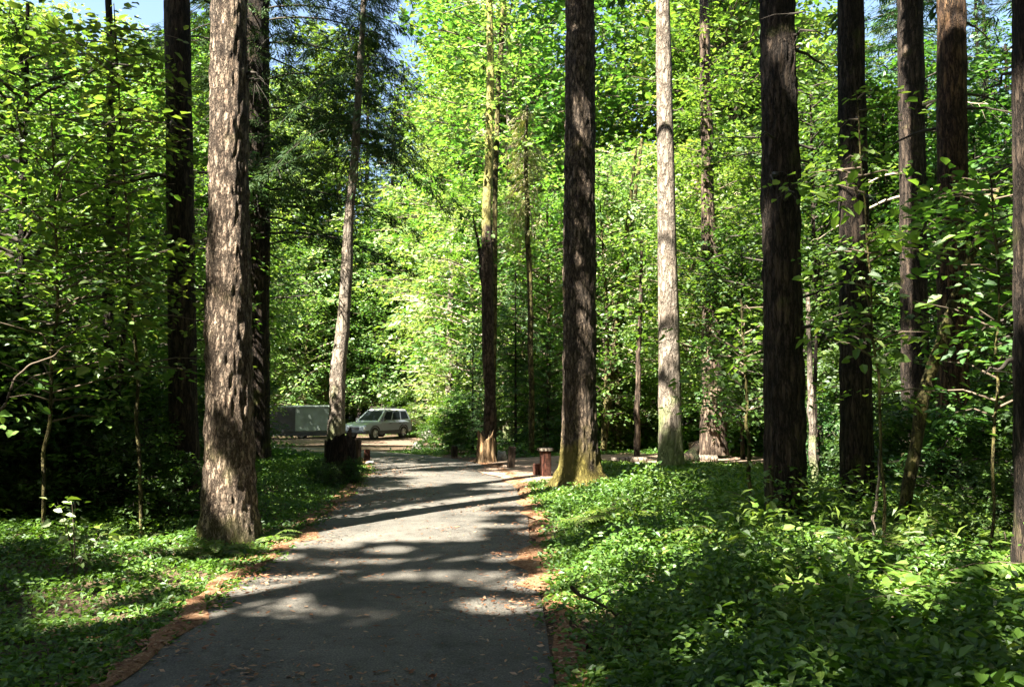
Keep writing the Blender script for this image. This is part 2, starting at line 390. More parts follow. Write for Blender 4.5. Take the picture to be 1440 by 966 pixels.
def asphalt_mat():
    m, nt, out = new_mat("asphalt"); L = nt.links.new
    tc = N(nt, "ShaderNodeTexCoord")
    n1 = N(nt, "ShaderNodeTexNoise"); n1.inputs["Scale"].default_value = .9; n1.inputs["Detail"].default_value = 6; n1.inputs["Roughness"].default_value = .6
    n2 = N(nt, "ShaderNodeTexNoise"); n2.inputs["Scale"].default_value = 70; n2.inputs["Detail"].default_value = 3
    n3 = N(nt, "ShaderNodeTexVoronoi"); n3.inputs["Scale"].default_value = 160
    for n in (n1, n2, n3): L(tc.outputs["Object"], n.inputs["Vector"])
    r1 = ramp(nt, [(.3, (.046, .044, .039)), (.46, (.080, .075, .066)), (.56, (.093, .087, .076)), (.72, (.135, .125, .108))], n1.outputs[0])
    r2 = ramp(nt, [(.32, (.45, .45, .45)), (.5, (.95, .95, .95)), (.68, (1.7, 1.65, 1.55))], n2.outputs[0])
    x = N(nt, "ShaderNodeMix", data_type='RGBA', blend_type='MULTIPLY'); x.inputs[0].default_value = .8
    L(r1.outputs[0], x.inputs[6]); L(r2.outputs[0], x.inputs[7])
    n5 = N(nt, "ShaderNodeTexNoise"); n5.inputs["Scale"].default_value = 6.0; n5.inputs["Detail"].default_value = 7; n5.inputs["Roughness"].default_value = .7
    L(tc.outputs["Object"], n5.inputs["Vector"])
    r5 = ramp(nt, [(.34, (.55, .52, .48)), (.48, (1, 1, 1)), (.62, (1.0, .99, .97)), (.72, (1.3, 1.2, 1.05))], n5.outputs[0])
    x5 = N(nt, "ShaderNodeMix", data_type='RGBA', blend_type='MULTIPLY'); x5.inputs[0].default_value = .8
    L(x.outputs[2], x5.inputs[6]); L(r5.outputs[0], x5.inputs[7]); x = x5
    vc = N(nt, "ShaderNodeTexVoronoi", feature='DISTANCE_TO_EDGE'); vc.inputs["Scale"].default_value = .55
    dn = N(nt, "ShaderNodeMix", data_type='RGBA', blend_type='ADD'); dn.inputs[0].default_value = .5
    L(tc.outputs["Object"], dn.inputs[6]); L(n1.outputs["Color"], dn.inputs[7]); L(dn.outputs[2], vc.inputs["Vector"])
    rc = ramp(nt, [(0, (.35, .34, .33)), (.010, (.8, .8, .8)), (.02, (1, 1, 1))], vc.outputs["Distance"])
    xc = N(nt, "ShaderNodeMix", data_type='RGBA', blend_type='MULTIPLY'); xc.inputs[0].default_value = .3
    L(x.outputs[2], xc.inputs[6]); L(rc.outputs[0], xc.inputs[7]); x = xc
    b = N(nt, "ShaderNodeBsdfPrincipled"); b.inputs["Roughness"].default_value = .82; b.inputs["Specular IOR Level"].default_value = .35
    L(x.outputs[2], b.inputs["Base Color"])
    bp = N(nt, "ShaderNodeBump"); bp.inputs["Strength"].default_value = .45; bp.inputs["Distance"].default_value = .008
    L(n3.outputs["Distance"], bp.inputs["Height"]); L(bp.outputs[0], b.inputs["Normal"])
    L(b.outputs[0], out.inputs[0])
    return m
M['asphalt'] = asphalt_mat()

# ------------------------------------------------------------------ ground, lane, dirt
def grid_sheet(name, xs, ys, zf, mat):
    X, Y = np.meshgrid(xs, ys, indexing='ij')
    Z = zf(X, Y)
    nx, ny = X.shape
    mb = MB()
    i = np.arange(nx - 1)[:, None] * ny + np.arange(ny - 1)[None, :]
    F = np.stack([i, i + ny, i + ny + 1, i + 1], -1).reshape(-1, 4)
    mb.quads(np.stack([X, Y, Z], -1), F, None, 0, True)
    return tag(mb.obj(name, mat), kind='structure')

def stretched(n, near, far):
    t = np.linspace(-1, 1, n); k = 5.2
    return np.sinh(t * k) / math.sinh(k) * far
xs = np.unique(np.concatenate([np.arange(-16, 16.01, .3), -16 - np.geomspace(.4, 400, 40), 16 + np.geomspace(.4, 400, 40)]))
ys = np.unique(np.concatenate([np.arange(-8, 56.01, .3), -8 - np.geomspace(.4, 300, 30), 56 + np.geomspace(.4, 420, 40)]))
grid_sheet('ground', xs, ys, gz, M['forest_floor'])

def ribbon(name, L_, R_, mat, lift, across=8, jit=0.0, seed=1):
    """a strip between two plan polylines, resampled finely"""
    L_ = np.asarray(L_, float); R_ = np.asarray(R_, float)
    n = 260
    def res(p):
        s = np.concatenate([[0], np.cumsum(np.linalg.norm(np.diff(p, axis=0), axis=1))]); t = np.linspace(0, s[-1], n)
        # Catmull-like smoothing by oversampled interpolation plus a running mean
        q = np.stack([np.interp(t, s, p[:, 0]), np.interp(t, s, p[:, 1])], 1)
        k = 9; pad = np.vstack([np.repeat(q[:1], k, 0), q, np.repeat(q[-1:], k, 0)])
        return np.stack([np.convolve(pad[:, c], np.ones(2 * k + 1) / (2 * k + 1), 'valid') for c in (0, 1)], 1)
    A, B = res(L_), res(R_)
    d = norm(B - A)
    if jit:
        a = (noise2(A[:, 0] * 1.3 + seed, A[:, 1], .35, seed) - .5) * jit + (noise2(A[:, 0], A[:, 1], 1.4, seed + 4) - .5) * jit
        b = (noise2(B[:, 0] * 1.3, B[:, 1] + seed, .35, seed + 9) - .5) * jit + (noise2(B[:, 0], B[:, 1], 1.4, seed + 5) - .5) * jit
        A = A + d * a[:, None]; B = B + d * b[:, None]
    t = np.linspace(0, 1, across)
    P = A[:, None, :] * (1 - t)[None, :, None] + B[:, None, :] * t[None, :, None]
    Z = -0.95 * sstep(20, 50, P[..., 1]) + lift + .02 * (1 - (2 * t - 1) ** 2)[None, :]
    mb = MB()
    i = np.arange(n - 1)[:, None] * across + np.arange(across - 1)[None, :]
    F = np.stack([i, i + 1, i + across + 1, i + across], -1).reshape(-1, 4)
    mb.quads(np.concatenate([P, Z[..., None]], -1), F, None, 0, True)
    return tag(mb.obj(name, mat), kind='structure')

Lp = [(x, y) for x, y in zip(ROAD_L, ROAD_Y)] + [(-26, 37.0), (-45, 37.5)]
Rp = [(x, y) for x, y in zip(ROAD_R, ROAD_Y)]
Rp = Rp[:-1] + [(-8.0, 37.2), (-12, 40.2), (-26, 40.6), (-45, 41)]
ribbon('road', Lp, Rp, M['asphalt'], .022, 10, .05)
# reddish strips of fallen needles along both edges of the lane
off = lambda P, d: [(x + d, y) for x, y in P]
ribbon('needle_verge', off(Lp[:9], -.15), off(Lp[:9], .03), M['verge'], .030, 5, .40, 3)
ribbon('needle_verge', off(Rp[:9], -.03), off(Rp[:9], .30), M['verge'], .030, 5, .42, 6)

def blob_sheet(name, cx, cy, rx, ry, mat, lift, seed):
    n, k = 64, 12
    th = np.arange(n) * 2 * math.pi / n
    rr = 1 + (vnoise(np.stack([np.cos(th) * 2 + seed, np.sin(th) * 2, th * 0], 1), seed) - .5) * .7
    P = []
    for j in range(k):
        f = (j + .02) / (k - 1)
        x = cx + rx * rr * f * np.cos(th); y = cy + ry * rr * f * np.sin(th)
        P.append(np.stack([x, y, gz(x, y) + lift], 1))
    P = np.array(P)
    mb = MB(); i = np.arange(k - 1)[:, None] * n; j = np.arange(n)[None, :]; j2 = (j + 1) % n
    mb.quads(P, np.stack([i + j, i + n + j, i + n + j2, i + j2], -1).reshape(-1, 4), None, 0, True)
    return tag(mb.obj(name, mat), kind='structure')
blob_sheet('dirt_clearing', 5.2, 23.6, 5.4, 2.3, M['dirt'], .05, 2)
blob_sheet('dirt_clearing', -7.0, 47.5, 8.5, 6.5, M['dirt_dark'], .04, 4)
blob_sheet('dirt_clearing', .5, 20.4, 1.1, 2.6, M['dirt'], .045, 5)
blob_sheet('dirt_clearing', -8.2, 30.6, 2.4, 2.6, M['dirt'], .045, 8)

# ------------------------------------------------------------------ where the sun gets through the roof of the wood
# The tall crowns overhead are real geometry; this plan map only decides where they are dense and where they have gaps.
CS = .2
KX0, KY0, KNX, KNY = -30.0, -14.0, 400, 450
KEEP = np.full((KNX, KNY), .97)
gx = KX0 + (np.arange(KNX) + .5) * CS; gy = KY0 + (np.arange(KNY) + .5) * CS
GX, GY = np.meshgrid(gx, gy, indexing='ij')

def shadow_xy(P):
    P = np.asarray(P, float)
    return P[:, :2] - SUN[None, :2] * (P[:, 2:3] / SUN[2])

def paint(P, keep, rad=.2):
    q = shadow_xy(P); r = int(round(rad / CS))
    ix = ((q[:, 0] - KX0) / CS).astype(int); iy = ((q[:, 1] - KY0) / CS).astype(int)
    for dx in range(-r, r + 1):
        for dy in range(-r, r + 1):
            if dx * dx + dy * dy <= r * r + .5:
                a, b = ix + dx, iy + dy
                ok = (a >= 0) & (a < KNX) & (b >= 0) & (b < KNY)
                KEEP[a[ok], b[ok]] = keep

def keep_of(P):
    q = shadow_xy(P)
    ix = np.clip(((q[:, 0] - KX0) / CS).astype(int), 0, KNX - 1); iy = np.clip(((q[:, 1] - KY0) / CS).astype(int), 0, KNY - 1)
    return KEEP[ix, iy]

GPX, GPY = to_px(np.stack([GX.ravel(), GY.ravel(), np.zeros(GX.size)], 1))
GPX = GPX.reshape(GX.shape); GPY = GPY.reshape(GX.shape)
front = GY > 3
# along/across the sun's plan direction, so that flecks are drawn out a little along it
AL = GX * -SUN_H[0] + GY * -SUN_H[1]; AC = GX * SUN_H[1] - GY * SUN_H[0]
FL = noise2((AL / 1.7).ravel(), AC.ravel(), .30, 11).reshape(GX.shape) * .78 + noise2((AL / 1.3).ravel(), AC.ravel(), .95, 12).reshape(GX.shape) * .22
FL2 = noise2((AL / 1.6).ravel(), AC.ravel(), .8, 17).reshape(GX.shape)
BIG = noise2(GX.ravel(), GY.ravel(), 2.4, 21).reshape(GX.shape)
FLR = noise2((GX / 2.6).ravel(), GY.ravel(), .27, 71).reshape(GX.shape) * .75 + noise2((GX / 1.5).ravel(), GY.ravel(), .8, 72).reshape(GX.shape) * .25
inroad = (road_off(GX, GY) < .5) & front
# everything from the clearing back stands in sun
far = front & (GY > 22)
KEEP[far] = np.where(FL[far] > .62, .6, .06)
mid = front & (GY > 27) & (GX > -6.5); KEEP[mid] = np.where(FL2[mid] > .50, .97, .0)
# lane: dark at the feet, then flecks, then the bright pool, then flecks again
m = inroad & (GPY < 880) & (GPY > 768); KEEP[m] = np.where(FLR[m] > .56, 0.0, .97)
m = inroad & (GPY <= 770) & (GPY > 640); KEEP[m] = np.where(FLR[m] > .55, 0.0, .96)
# left verge: flecks in the middle, dark further left
m = front & (road_off(GX, GY) > .2) & (GX < -2) & (GPY > 760) & (GPY < 900) & (GPX > 60); KEEP[m] = np.where(FL[m] > .51, .0, .97)
# right bank
m = front & (GX > .5) & (GPY > 690) & (GPY < 790) & (GPX < 1000); KEEP[m] = np.where(FL[m] > .42, .0, .95)
m = front & (GX > .5) & (GPY > 775) & (GPY < 905) & (GPX > 780); KEEP[m] = np.where(FL[m] > .41, .0, .95)
m = front & (GPX > 1030) & (GPX < 1300) & (GPY > 808) & (GPY < 880); KEEP[m] = np.where(FL[m] > .40, .0, .95)
m = front & (GX > .8) & (GPY > 655) & (GPY < 700) & (GPX > 850) & (GPX < 1100); KEEP[m] = .97
m = front & (GPX > 1100) & (GPY < 770); KEEP[m] = np.where(FL[m] > .46, .0, .97)
def rnd_box(lo, hi, n): return RNG.uniform(lo, hi, (n, 3))
# the maples at upper left, lit from above
_p = rnd_box((-19, 8.5, 3.0), (-4.4, 25, 10), 120000); _q = shadow_xy(_p)
_n = noise2(_q[:, 0], _q[:, 1], .8, 33)
paint(_p[(_n > .42) | (_p[:, 2] > 5.0)], .0, .2)
KEEP_L = None
m = front & (GX > .4) & (GPY >= 890) & (GPX > 800); KEEP[m] = np.where(FL[m] > .54, .0, .97)
m = front & (GPX > 1040) & (GPY > 800) & (GPY < 938); KEEP[m] = np.where(FL[m] > .43, .0, .97)
m = (GX > 1.2) & (GX < 10) & (GY > 21.2) & (GY < 26); KEEP[m] = np.where(FL[m] > .36, .0, .9)
# the bright pool on the lane
m = inroad & (GPY < 764) & (GPY > 714) & (GPX > 425) & (GPX < 750); KEEP[m] = np.where((GPX[m] < 670) | (FLR[m] > .5), 0.0, .95)
m = inroad & (GPY <= 716) & (GPY > 690) & (GPX > 540) & (GPX < 770); KEEP[m] = np.where(FLR[m] > .53, 0.0, .95)

# ------------------------------------------------------------------ trunks
def trunk_mesh(name, P0, P1, r0, r1, H, mat, flare=.35, flare_h=.9, bark=.05, segs=40, seed=1, step=.09, vis=12.0, bend=.0, lobes=0, freq=13.0, top_r=None):
    """trunk local to its base. P1-P0 gives lean per metre between the foot and height P1.z; r0,r1 = radius there"""
    hz = max(.5, P1[2] - P0[2])
    zz = np.concatenate([np.arange(-.35, min(H, vis), step), np.arange(min(H, vis), H + .3, .6)]) if H > vis else np.arange(-.35, H, step)
    ax = np.stack([(P1[0] - P0[0]) / hz * zz + bend * np.sin(zz * .55 + seed), (P1[1] - P0[1]) / hz * zz + bend * .6 * np.cos(zz * .4 + seed), zz], 1)
    tr = .03 if top_r is None else top_r
    rad = np.where(zz < hz, r0 + (r1 - r0) * np.clip(zz, 0, None) / hz, np.maximum(tr, r1 + (tr - r1) * (zz - hz) / max(.1, H - hz)))
    fl = flare * np.exp(-np.clip(zz, 0, None) / flare_h * 2.2)
    th = np.arange(segs) * 2 * math.pi / segs
    C, S = np.cos(th), np.sin(th)
    R = rad[:, None] * np.ones(segs)[None, :]
    lob = (.5 + .5 * np.cos(th * (lobes or 5) + seed)) if lobes else (.4 + .9 * vnoise(np.stack([C * 1.6 + seed, S * 1.6, C * 0], 1), seed))
    R = R * (1 + fl[:, None] * lob[None, :] * 1.3)
    Q = np.stack([np.broadcast_to(C[None] * rad[:, None], R.shape), np.broadcast_to(S[None] * rad[:, None], R.shape), np.broadcast_to(zz[:, None], R.shape)], -1).reshape(-1, 3)
    q = Q * np.array([freq, freq, freq * .24]) + seed * 7.7
    q[:, 0] += 1.2 * vnoise(Q * 2.5, seed + 3); 
    n = vnoise(q, seed) * .6 + vnoise(q * 2.1, seed + 1) * .4
    ridge = 1 - np.abs(2 * n - 1) * 1.6
    lump = vnoise(Q * np.array([2.2, 2.2, 1.1]) + seed, seed + 5) - .5
    R = R * (1 + bark * (ridge.reshape(R.shape) - .4) * -1 + .10 * lump.reshape(R.shape))
    V = np.stack([ax[:, 0:1] + R * C[None], ax[:, 1:2] + R * S[None], np.broadcast_to(zz[:, None], R.shape)], -1)
    k = len(zz)
    mb = MB(); i = np.arange(k - 1)[:, None] * segs; j = np.arange(segs)[None, :]; j2 = (j + 1) % segs
    mb.quads(V, np.stack([i + j, i + j2, i + segs + j2, i + segs + j], -1).reshape(-1, 4), None, 0, True)
    top = V[-1].mean(0)
    vv = np.vstack([V[-1], top[None]])
    jj = np.arange(segs)
    mb.quads(vv, np.stack([jj, (jj + 1) % segs, np.full(segs, segs), np.full(segs, segs)], 1))
    return mb.mesh(name, mat), (lambda z: np.array([(P1[0] - P0[0]) / hz * z + bend * math.sin(z * .55 + seed), (P1[1] - P0[1]) / hz * z + bend * .6 * math.cos(z * .4 + seed), z]))

def frond_sprays(mb, P, D, size, r=None, n=5, m=0, W=.26):
    """flat conifer sprays: a fan of n narrow kites each"""
    k = len(P)
    if k == 0: return
    D = norm(D); up = np.tile(np.array([[0, 0, 1.]]), (k, 1)) + RNG.normal(0, .3, (k, 3))
    T = norm(np.cross(up, D)); Nn = np.cross(D, T)
    for i in range(n):
        a = (i - (n - 1) / 2) * (1.9 / n) + RNG.normal(0, .12, k)
        d = D * np.cos(a)[:, None] + T * np.sin(a)[:, None] + RNG.normal(0, .08, (k, 3))
        s = size * (1 - .35 * abs(i - (n - 1) / 2) / (n / 2)) * RNG.uniform(.75, 1.2, k)
        mb.kites(P + d * (size * RNG.uniform(0, .3, k))[:, None] * (n > 6) + RNG.normal(0, .03, (k, 3)), d, Nn + RNG.normal(0, .15, (k, 3)), s, W, .02, .18, r, m)

def tall_crown(base, axis, zlo, zhi, rmax, nb, seed, density=1.0, filt=True, size=.5, mat=None, twig=None, lo_len=.5, droop=.35, filt_from=-1, fine=False, wk=.26):
    """the crown of a tall fir: whorls of drooping boughs with flat sprays"""
    rg = np.random.default_rng(seed)
    nk = 9 if fine else 5
    if fine: wk, size = .13, size * .62
    mb = MB()
    for b in range(nb):
        u = (b + rg.random()) / nb
        z = zlo + (zhi - zlo) * u
        prof = (lo_len + (1 - lo_len) * min(1, u / .2)) * (1 - u) ** .75 + .08
        Lb = rmax * prof * rg.uniform(.65, 1.1)
        az = b * 2.39996 + rg.normal(0, .35)
        s0 = axis(z)
        t = np.linspace(0, 1, 7)
        h = np.array([math.cos(az), math.sin(az), 0.])
        pts = s0[None] + h[None] * (Lb * t)[:, None] + np.array([0, 0, 1.])[None] * (Lb * (.18 * t - droop * t ** 2))[:, None]
        ns = max(4, int(Lb / .13 * density * (1.7 if fine else 1)))
        tt = rg.uniform(.12, 1.0, ns)
        c = np.stack([np.interp(tt, t, pts[:, i]) for i in range(3)], 1)
        side = rg.choice([-1, 1], ns); sp = np.stack([-h[1] * side, h[0] * side, np.zeros(ns)], 1)
        spread = rg.uniform(0, .42, ns) * Lb * (1 - tt * .65) * .55
        P = c + sp * spread[:, None] + rg.normal(0, .06, (ns, 3)); P[:, 2] -= spread * .25
        D = norm(h[None] * .75 + sp * .75 + np.array([[0, 0, -.25]]) + rg.normal(0, .15, (ns, 3)))
        if filt:
            Pw = P + np.asarray(base)[None]
            lat = norm(np.cross(D, np.array([[0, 0, 1.]]))) * size * .4
            k = np.minimum.reduce([keep_of(Pw), keep_of(Pw + D * size * .5), keep_of(Pw + D * size), keep_of(Pw + D * size * .6 + lat), keep_of(Pw + D * size * .6 - lat)])
            ok = (rg.random(ns) < k) | (P[:, 2] < filt_from)
            cut = ok.mean()
            P, D = P[ok], D[ok]
            if cut < .35: 
                if len(P): frond_sprays(mb, P, D, size, None, nk, 0, wk)
                continue
        frond_sprays(mb, P, D, size, None, nk, 0, wk)
        mb.tube(pts, np.linspace(.035, .006, 7) * (Lb / 3 + .35) * (.6 if fine else 1), 4, 1)
    if not mb.V: mb.kites(np.array([axis(zhi)]), np.array([[0, 0, 1.]]), np.array([[1., 0, 0]]), .3)
    return mb.mesh('crown', [mat or M['needle'], twig or M['twig_dark']])

def limb(pts, r0, r1, mat, parent, name='dead_limb', twigs=0, seed=0):
    rg = np.random.default_rng(seed)
    mb = MB(); pts = np.asarray(pts, float)
    mb.tube(pts, np.linspace(r0, r1, len(pts)), 6)
    for i in range(twigs):
        t = rg.uniform(.25, 1); k = t * (len(pts) - 1); a = int(k); f = k - a
        p = pts[a] * (1 - f) + pts[min(a + 1, len(pts) - 1)] * f
        d = norm(rg.normal(0, 1, 3) + (pts[-1] - pts[0]) * .6 + np.array([0, 0, -.3])); Lt = rg.uniform(.15, .5)
        mb.tube(np.stack([p, p + d * Lt * .6, p + d * Lt + np.array([0, 0, -.06])]), [r1 * .6, r1 * .4, r1 * .2], 4)
    return mb.obj(name, mat, parent)

def tall_tree(name, label, base_px, top_px, w0, w1, mat, H=30, depth=None, crown=(13, 29, 4.2, 60), cseed=1, group=None, flare=.35, flare_h=.9, bark=.05,
              segs=40, bend=0.0, step=.09, density=1.0, filt=True, csize=.5, cmat=None, lo_len=.5, dead=0, dead_z=(2, 9), dead_len=1.2, lit=None, freq=13.0, top_r=None, deadmat=None, droop=.35, filt_from=-1, fine=False):
    """a tree from where its foot and the frame edge cut it in the photo: base_px (x, y), top_px (x, y); w0, w1 = widths there"""
    P0 = on_ground(*base_px) if depth is None else None
    if P0 is None:
        q = at_depth(base_px[0], base_px[1], depth); P0 = np.array([q[0], q[1], gz1(q[0], q[1])])
    dep = P0[1]
    P1 = at_depth(top_px[0], top_px[1], dep)
    r0, r1 = w0 * dep / FPX / 2, w1 * dep / FPX / 2
    root = empty(name, P0, label, 'tree', group)
    me, axis = trunk_mesh('trunk', P0 * 0, P1 - P0, r0, r1, H, mat, flare, flare_h, bark, segs, cseed, step, vis=P1[2] - P0[2] + 1.0, bend=bend, freq=freq, top_r=top_r)
    link('trunk', me, root)
    if crown:
        link('crown', tall_crown(P0, axis, *crown, cseed + 40, density, filt, csize, cmat, None, lo_len, droop, filt_from, fine), root)
    rg = np.random.default_rng(cseed + 5)
    for i in range(dead):
        z = rg.uniform(*dead_z); az = rg.uniform(0, 2 * math.pi); Ld = dead_len * rg.uniform(.5, 1.2)
        a = axis(z); h = np.array([math.cos(az), math.sin(az), 0])
        t = np.linspace(0, 1, 6)
        pts = a + h * (r0 * .7 + Ld * t)[:, None] + np.array([0, 0, 1.]) * (Ld * (rg.uniform(-.15, .25) * t - .35 * t * t))[:, None] + rg.normal(0, .02, (6, 3))
        limb(pts, rg.uniform(.018, .035), .006, deadmat or M['twig_dark'], root, twigs=5, seed=cseed * 31 + i)
    return root, P0, axis, (r0, r1, P1[2] - P0[2])

def lit_trunk(px_list, depth, keep, half):
    """open (keep=0) or close the roof for a stretch of trunk seen between pixels (x, y)"""
    pts = []
    for (xa, ya), (xb, yb) in zip(px_list[:-1], px_list[1:]):
        for t in np.linspace(0, 1, 60):
            c = at_depth(xa + (xb - xa) * t, ya + (yb - ya) * t, depth)
            for o in np.linspace(-half, half, 7): pts.append(c + np.array([o, 0, 0]))
    paint(np.array(pts), keep, .2)

def flecked_trunk(px_list, depth, half, thr, seed):
    pts = []
    for (xa, ya), (xb, yb) in zip(px_list[:-1], px_list[1:]):
        for t in np.linspace(0, 1, 90):
            c = at_depth(xa + (xb - xa) * t, ya + (yb - ya) * t, depth)
            for o in np.linspace(-half, half, 7): pts.append(c + np.array([o, 0, 0]))
    pts = np.array(pts); q = shadow_xy(pts)
    n = noise2(q[:, 0], q[:, 1], .45, seed)
    paint(pts[n <= thr], .96, .1); paint(pts[n > thr], .02, .1)

# light on the trunks, from the photograph
dep1 = on_ground(322, 762)[1]
lit_trunk([(322, -60), (322, 330)], dep1, 0.0, .42)
flecked_trunk([(322, 330), (322, 760)], dep1, .42, .60, 5)
dep5 = on_ground(812, 688)[1]
lit_trunk([(817, -40), (818, 190)], dep5, .98, .35)
flecked_trunk([(820, 190), (818, 690)], dep5, .35, .46, 9)
dep8 = on_ground(1106, 752)[1]
lit_trunk([(1093, -40), (1100, 240)], dep8, .98, .3)
flecked_trunk([(1100, 240), (1103, 400)], dep8, .3, .62, 13)
lit_trunk([(1103, 400), (1106, 752)], dep8, .98, .3)
lit_trunk([(1196, -40), (1198, 290)], 12.2, .98, .3)
flecked_trunk([(1198, 290), (1200, 400)], 12.2, .3, .5, 14)
lit_trunk([(1200, 400), (1204, 760)], 12.2, .98, .3)
lit_trunk([(932, -60), (944, 600)], 20.7, 0.0, .55)
lit_trunk([(249, -40), (258, 650)], 12.4, .98, .22)
lit_trunk([(488, 330), (474, 600)], 19.5, 0.0, .3)
paint(rnd_box((-9.5, 11.4, 0), (-5.6, 13.5, 1.6), 7000), .98, .2)
paint(rnd_box((-5.0, 17, 5.0), (-1.8, 22, 11.5), 9000), .97, .2)
paint(rnd_box((-4.3, 16.2, 0), (-2.9, 18, 1.2), 1500), .98, .2)
lit_trunk([(490, 300), (472, 610)], 19.5, 0.0, .4)
lit_trunk([(1338, -60), (1339, 85)], 12.6, 0.0, .35)
lit_trunk([(1339, 100), (1340, 700)], 12.6, .97, .35)

# the tall firs one sees
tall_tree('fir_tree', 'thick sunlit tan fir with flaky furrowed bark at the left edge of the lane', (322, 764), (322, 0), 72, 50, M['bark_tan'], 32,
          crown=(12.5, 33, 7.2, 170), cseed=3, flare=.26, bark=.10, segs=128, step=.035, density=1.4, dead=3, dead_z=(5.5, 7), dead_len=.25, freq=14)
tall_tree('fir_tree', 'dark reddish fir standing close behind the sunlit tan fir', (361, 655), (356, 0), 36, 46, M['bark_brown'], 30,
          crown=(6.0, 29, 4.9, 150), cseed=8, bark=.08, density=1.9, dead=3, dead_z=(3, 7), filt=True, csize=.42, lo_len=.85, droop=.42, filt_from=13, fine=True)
tall_tree('fir_tree', 'slender black shaded trunk among the leaves left of the sunlit tan fir', (262, 668), (249, 0), 40, 36, M['bark_brown'], 30,
          depth=12.4, crown=(12, 29, 4.2, 60), cseed=12, bark=.06, dead=4, dead_z=(3, 9))
tall_tree('fir_tree', 'straight brown fir with yellow mossy roots at the right edge of the lane', (814, 688), (816, 0), 50, 41, M['bark_centre'], 32,
          crown=(12.5, 33, 7.6, 190), cseed=17, flare=1.1, flare_h=.6, bark=.11, segs=112, step=.04, density=1.2, freq=14)
tall_tree('pale_tree', 'pale whitish trunk in full sun between the brown fir and the dark trunks', (944, 658), (932, 0), 34, 20, M['bark_pale'], 28,
          crown=(13, 31, 7.2, 150), cseed=21, flare=.25, bark=.04, segs=40, dead=2, dead_z=(5, 9), dead_len=.5)
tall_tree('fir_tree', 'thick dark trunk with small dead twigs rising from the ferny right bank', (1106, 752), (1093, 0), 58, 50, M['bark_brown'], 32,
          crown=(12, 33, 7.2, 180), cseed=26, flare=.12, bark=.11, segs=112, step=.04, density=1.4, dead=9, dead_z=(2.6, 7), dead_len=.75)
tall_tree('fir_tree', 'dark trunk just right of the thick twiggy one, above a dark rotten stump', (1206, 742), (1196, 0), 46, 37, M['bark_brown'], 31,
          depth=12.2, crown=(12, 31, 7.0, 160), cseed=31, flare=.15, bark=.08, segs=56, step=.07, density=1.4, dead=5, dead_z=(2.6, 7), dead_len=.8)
tall_tree('fir_tree', 'leafy dim trunk with pale bare branches near its middle, third from the right edge', (1288, 665), (1280, 0), 38, 34, M['bark_brown'], 29,
          depth=16.5, crown=(9.5, 28, 4.0, 60), cseed=36, bark=.07, dead=8, dead_z=(4, 10), dead_len=1.6, deadmat=M['twig_pale'], csize=.42)
tall_tree('fir_tree', 'dark trunk with an orange sunlit top above the leaning mossy stem', (1340, 700), (1338, 0), 44, 39, M['bark_orange'], 30,
          depth=12.6, crown=(12, 29, 4.2, 60), cseed=41, bark=.08, dead=6, dead_z=(3, 8), dead_len=1.1)
tall_tree('fir_tree', 'dark trunk cut by the right edge of the view', (1462, 900), (1446, 0), 60, 42, M['bark_brown'], 30,
          depth=7.4, crown=(13, 29, 4.2, 60), cseed=46, bark=.08, segs=56, step=.06, dead=3, dead_z=(2, 5), dead_len=.5)
# unseen firs behind and beside the viewer, added and shaped to shade the lane
for i, (x, y) in enumerate([(-13, -7), (-8, -7.5), (-3, -8), (3, -7), (-15, -1.5), (-10.5, -1.5), (-5.2, -2.6), (-16, 4.5), (-11.5, 3.2), (4.2, -1.6), (-4.6, .6), (6.8, 3.6), (-7.5, -4.5), (1.5, -4.5), (9.2, 8.5), (11, 13.5), (-12, 13), (10, -2), (13.5, 3), (7, -8), (3.3, 1.2), (5.4, 5.4), (9, 1), (-1, -11), (14.5, 9), (13, 16.5), (-15, 9), (2, -14), (-7, -16), (9, -13), (14, -4), (-10, -13), (-16, -12)]):
    P0 = np.array([x, y, gz1(x, y)])
    if abs(x) < 3.2 and -9 < y < 3: P0[0] = x = -3.9 if x < 0 else 3.0
    root = empty('fir_tree', P0, 'unseen tall fir added around the viewer to shade the lane', 'tree', 'unseen firs shading the lane')
    me, axis = trunk_mesh('trunk', np.zeros(3), np.array([.1 * (i % 3 - 1), .1, 8.]), .34, .27, 30, M['bark_brown'], segs=20, seed=60 + i, step=.4, vis=10)
    link('trunk', me, root)
    near_lane = -14 < x < -4 and -8 < y < 9
    link('crown', tall_crown(P0, axis, 12.0 if x > 2 else 12.5, 30, 6.6 if (x > 2 or y < -6) else 5.2, 125, 300 + i, 3.6 if near_lane else 2.2, True, .27 if near_lane else .38, wk=.36 if near_lane else .28), root)

